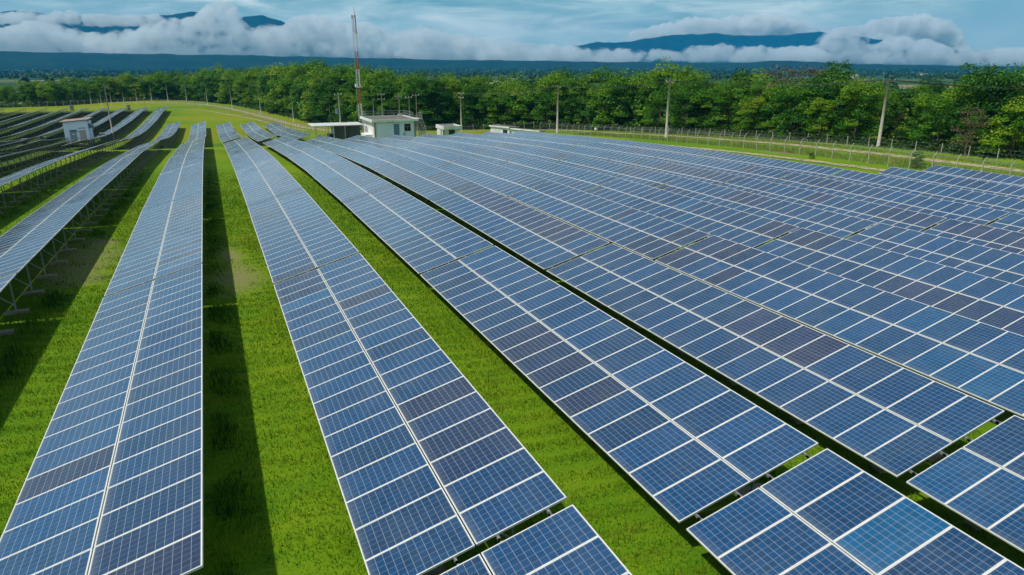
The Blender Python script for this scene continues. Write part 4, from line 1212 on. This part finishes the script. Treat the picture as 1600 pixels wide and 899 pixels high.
ridge('foothills', 5400, 1500, [(-260,82),(0,80),(200,83),(420,87),(700,93),(900,96),(1080,98),(1150,98),(1210,94.5),(1290,98),(1400,101),(1460,101),(1500,103),(1700,104),(1850,104)], 1.2, 1)
ridge('mountain_range', 13000, 3600, [(-260,30),(-40,22),(30,15),(80,20),(140,24),(200,26),(262,22),(300,18),(326,19),(360,34),(385,24),(410,22),(440,32),(456,40),(520,66),(600,84),(680,95)], 2.0, 2)
ridge('mountain_range', 12000, 3600, [(840,92),(872,76),(890,71),(930,66),(960,66),(1000,61),(1050,55),(1085,54),(1120,51),(1170,55),(1220,54),(1280,48),(1330,53),(1370,60),(1420,66),(1480,74),(1560,84),(1640,95)], 2.0, 3)
#@@ stop

# ------------------------------------------------------------------ light, sky, render settings
SUN_EL = R(60)
w = bpy.data.worlds.new('World'); S.world = w; w.use_nodes = True
nt = w.node_tree; nt.nodes.clear(); t = NT(nt)
sky = t.n('ShaderNodeTexSky'); sky.sky_type = 'NISHITA'; sky.sun_disc = False
sky.sun_elevation = SUN_EL; sky.sun_rotation = R(-90); sky.altitude = 200; sky.air_density = 1.2; sky.dust_density = 1.5; sky.ozone_density = 2.0
bg = t.n('ShaderNodeBackground'); bg.inputs[1].default_value = 0.10
out = t.n('ShaderNodeOutputWorld')
nt.links.new(sky.outputs[0], bg.inputs[0]); nt.links.new(bg.outputs[0], out.inputs[0])
#@@SKY
# clouded sky: the clear sky model seen between soft cloud sheets
tc = t.n('ShaderNodeTexCoord').outputs['Generated']
sp = t.n('ShaderNodeSeparateXYZ'); nt.links.new(tc, sp.inputs[0])
el = sp.outputs[2]
low = t.scale(tc, (5.0, 5.0, 26.0))
wisp = t.scale(tc, (3.5, 3.5, 16.0))
n1 = t.noise(low, 1.3, 7, 0.58, dist=0.5)
n2 = t.noise(wisp, 1.0, 5, 0.55)
n3 = t.noise(t.scale(tc, (2.2, 2.2, 3.0)), 1.4, 6, 0.6)
clear = t.n('ShaderNodeVectorMath', operation='SCALE'); nt.links.new(sky.outputs[0], clear.inputs[0]); clear.inputs['Scale'].default_value = 0.085
teal = t.mix(t.maprange(el, 0.0, 0.30), (0.20,0.45,0.52), clear.outputs[0])
cloud = t.ramp(n1, [(0.30,(0.10,0.30,0.37)),(0.45,(0.30,0.49,0.53)),(0.58,(0.58,0.73,0.73)),(0.72,(0.86,0.92,0.89))])
cover = t.math('MAXIMUM', t.maprange(n2, 0.36, 0.56), t.math('MULTIPLY', t.maprange(n3, 0.42, 0.62), t.maprange(el, 0.08, 0.3, 0.3, 1.0)))
full = t.mix(t.math('MULTIPLY', cover, t.maprange(el, 0.25, 0.8, 1.0, 0.55)), teal, cloud)
deck = t.mix(t.noise(t.scale(tc, (7.0, 7.0, 17.0)), 1.5, 6, 0.6, dist=0.8), (0.20,0.41,0.47), (0.66,0.79,0.79))
full = t.mix(t.math('MULTIPLY', t.maprange(el, 0.085, 0.02), 0.75), full, deck)
dim = t.n('ShaderNodeVectorMath', operation='SCALE'); nt.links.new(full, dim.inputs[0]); nt.links.new(t.maprange(el, 0.10, 0.55, 1.0, 0.60), dim.inputs['Scale'])
nt.links.new(dim.outputs[0], bg.inputs[0]); bg.inputs[1].default_value = 1.3
# banks of low cloud: lumpy bodies of even white vapour at their true distance
def vapour(name, dens):
    m, nt2, out2 = new_mat(name); v = nt2.nodes.new('ShaderNodeVolumePrincipled')
    v.inputs['Color'].default_value = (0.982,1.0,0.996,1); v.inputs['Density'].default_value = dens; v.inputs['Anisotropy'].default_value = 0.0
    t2 = NT(nt2); p2 = t2.n('ShaderNodeNewGeometry').outputs['Position']
    big = t2.noise(p2, 1/420.0, 2, 0.5); fin = t2.noise(p2, 1/125.0, 7, 0.66)
    nt2.links.new(t2.math('MULTIPLY', t2.maprange(t2.math('ADD', t2.math('MULTIPLY', fin, 0.7), t2.math('MULTIPLY', big, 0.3)), 0.43, 0.60), dens), v.inputs['Density'])
    m.cycles.volume_step_rate = 0.05
    nt2.links.new(v.outputs[0], out2.inputs['Volume']); return m
M['vapour'] = vapour('cloud_vapour', 0.016)
TEXC = bpy.data.textures.new('cloud_lumps', 'CLOUDS'); TEXC.noise_scale = 75; TEXC.noise_depth = 6
def cloud_bank(dist, puffs, label, vox=22, disp=60, depth=220):
    """puffs: (pixel x, pixel y, radius in pixels)"""
    vs, fs = [], []
    import bmesh
    bm = bmesh.new(); bmesh.ops.create_icosphere(bm, subdivisions=2, radius=1.0)
    sv = np.array([v.co for v in bm.verts]); sf = np.array([[v.index for v in f.verts] for f in bm.faces]); bm.free()
    V, F = [], []; c0 = 0
    for (px, py, rp) in puffs:
        d = ray(px, py); hz = math.hypot(d.x, d.y); dd = dist+random.uniform(-1, 1)*depth
        c = np.array([d.x/hz*dd, d.y/hz*dd, CAMZ+d.z/hz*dd]); r = rp*dist/FPX
        V.append(sv*np.array([r*1.6, r*1.6, r*1.2])+c); F.append(sf+c0); c0 += len(sv)
    o = link('cloud_bank', np_mesh('cloud_bank', np.concatenate(V), np.concatenate(F), [M['vapour']]))
    r_ = o.modifiers.new('union', 'REMESH'); r_.mode = 'VOXEL'; r_.voxel_size = vox
    d_ = o.modifiers.new('lumps', 'DISPLACE'); d_.texture = TEXC; d_.strength = disp; d_.mid_level = 0.55; d_.texture_coords = 'GLOBAL'
    dg = bpy.context.evaluated_depsgraph_get(); me = bpy.data.meshes.new_from_object(o.evaluated_get(dg)); me.name = 'cloud_bank'
    o.modifiers.clear(); o.data = me
    if not me.materials: me.materials.append(M['vapour'])
    print('CLOUD', len(me.polygons))
    return tag(o, label, 'cloud', kind='stuff')
def fill(xs, top, base, r, step):
    out_ = []; x = xs[0]
    while x < xs[1]:
        yt = float(np.interp(x, [p[0] for p in top], [p[1] for p in top])); yb = float(np.interp(x, [p[0] for p in base], [p[1] for p in base]))
        y = yt+r*0.8
        while True:
            rr = r*random.uniform(0.75, 1.3)
            out_.append((x+random.uniform(-3, 3), min(y, yb-rr*0.6), rr))
            if y >= yb-rr*0.6: break
            y += r*random.uniform(0.9, 1.2)
        x += step*random.uniform(0.7, 1.3)
    return out_
TOPL = [(-220,46),(-20,44),(10,50),(30,44),(60,38),(90,44),(115,54),(160,57),(190,52),(215,56),(235,44),(262,36),(290,34),(318,30),(332,6),(350,8),(366,26),(378,52),(400,50),(420,44),(440,49),(458,36),(480,26),(505,30),(530,42),(570,40),(610,52),(660,48),(720,58),(800,68),(850,74),(920,80),(1000,88),(1020,92)]
BASL = [(-220,84),(200,86),(420,91),(700,95),(900,96),(1020,95)]
cloud_bank(9200, fill((-220,1015), TOPL, BASL, 9, 8), 'grey white bank of low cloud lying across the left mountains')
cloud_bank(9800, fill((-200,112), [(-200,22),(-20,24),(40,20),(112,22)], [(-200,34),(112,35)], 6, 7)+fill((132,246), [(132,26),(190,28),(246,27)], [(132,38),(246,36)], 6, 7), 'thin upper strips of cloud across the left mountain crest')
TOPR = [(990,86),(1020,80),(1045,78),(1062,84),(1075,74),(1110,72),(1150,74),(1250,76),(1330,75),(1400,74),(1500,78),(1600,80),(1800,80)]
cloud_bank(9200, fill((1000,1800), TOPR, [(1000,88),(1060,93),(1300,98),(1800,101)], 6, 6)+fill((1290,1350), [(1290,56),(1320,44),(1350,60)], [(1290,78),(1350,80)], 7, 7)+fill((1385,1470), [(1385,66),(1410,60),(1470,72)], [(1385,80),(1470,82)], 7, 7), 'pale bank of low cloud below the right mountain range')
cloud_bank(17000, fill((985,1275), [(985,50),(1020,44),(1060,34),(1085,26),(1110,32),(1150,27),(1200,24),(1240,32),(1275,46)], [(985,62),(1275,60)], 5, 6)+fill((1290,1500), [(1290,48),(1340,44),(1385,30),(1440,24),(1480,36),(1500,56)], [(1290,70),(1500,80)], 6, 7), 'cumulus heads standing behind the right mountain crest', vox=44, disp=100, depth=500)
# the air
hm, hnt, hout = new_mat('air'); hv = hnt.nodes.new('ShaderNodeVolumePrincipled')
hv.inputs['Color'].default_value = (0.001,0.34,0.80,1); hv.inputs['Density'].default_value = 8.5e-5
hnt.links.new(hv.outputs[0], hout.inputs['Volume'])
b = MB(); b.box(-7200, 8000, -900, 8000, -48, 480); tag(b.build('haze', [hm]), kind='stuff')
#@@ stop
sun = bpy.data.lights.new('sun', 'SUN'); sun.energy = 4.0; sun.angle = R(0.9); sun.color = (1.0, 0.95, 0.86)
so = bpy.data.objects.new('sun', sun); C.objects.link(so)
so.rotation_euler = Vector((math.cos(SUN_EL), 0.0, -math.sin(SUN_EL))).to_track_quat('-Z', 'Y').to_euler()
so.location = (-60, 0, 90)
S.view_settings.view_transform = 'Standard'; S.view_settings.look = 'None'
S.view_settings.exposure = 0.0; S.view_settings.gamma = 1.0; S.view_settings.use_curve_mapping = False
S.render.engine = 'CYCLES'
S.cycles.use_denoising = True
S.cycles.max_bounces = 10; S.cycles.diffuse_bounces = 3; S.cycles.glossy_bounces = 3; S.cycles.transmission_bounces = 3
S.cycles.transparent_max_bounces = 12; S.cycles.volume_bounces = 8
S.cycles.sample_clamp_indirect = 6.0
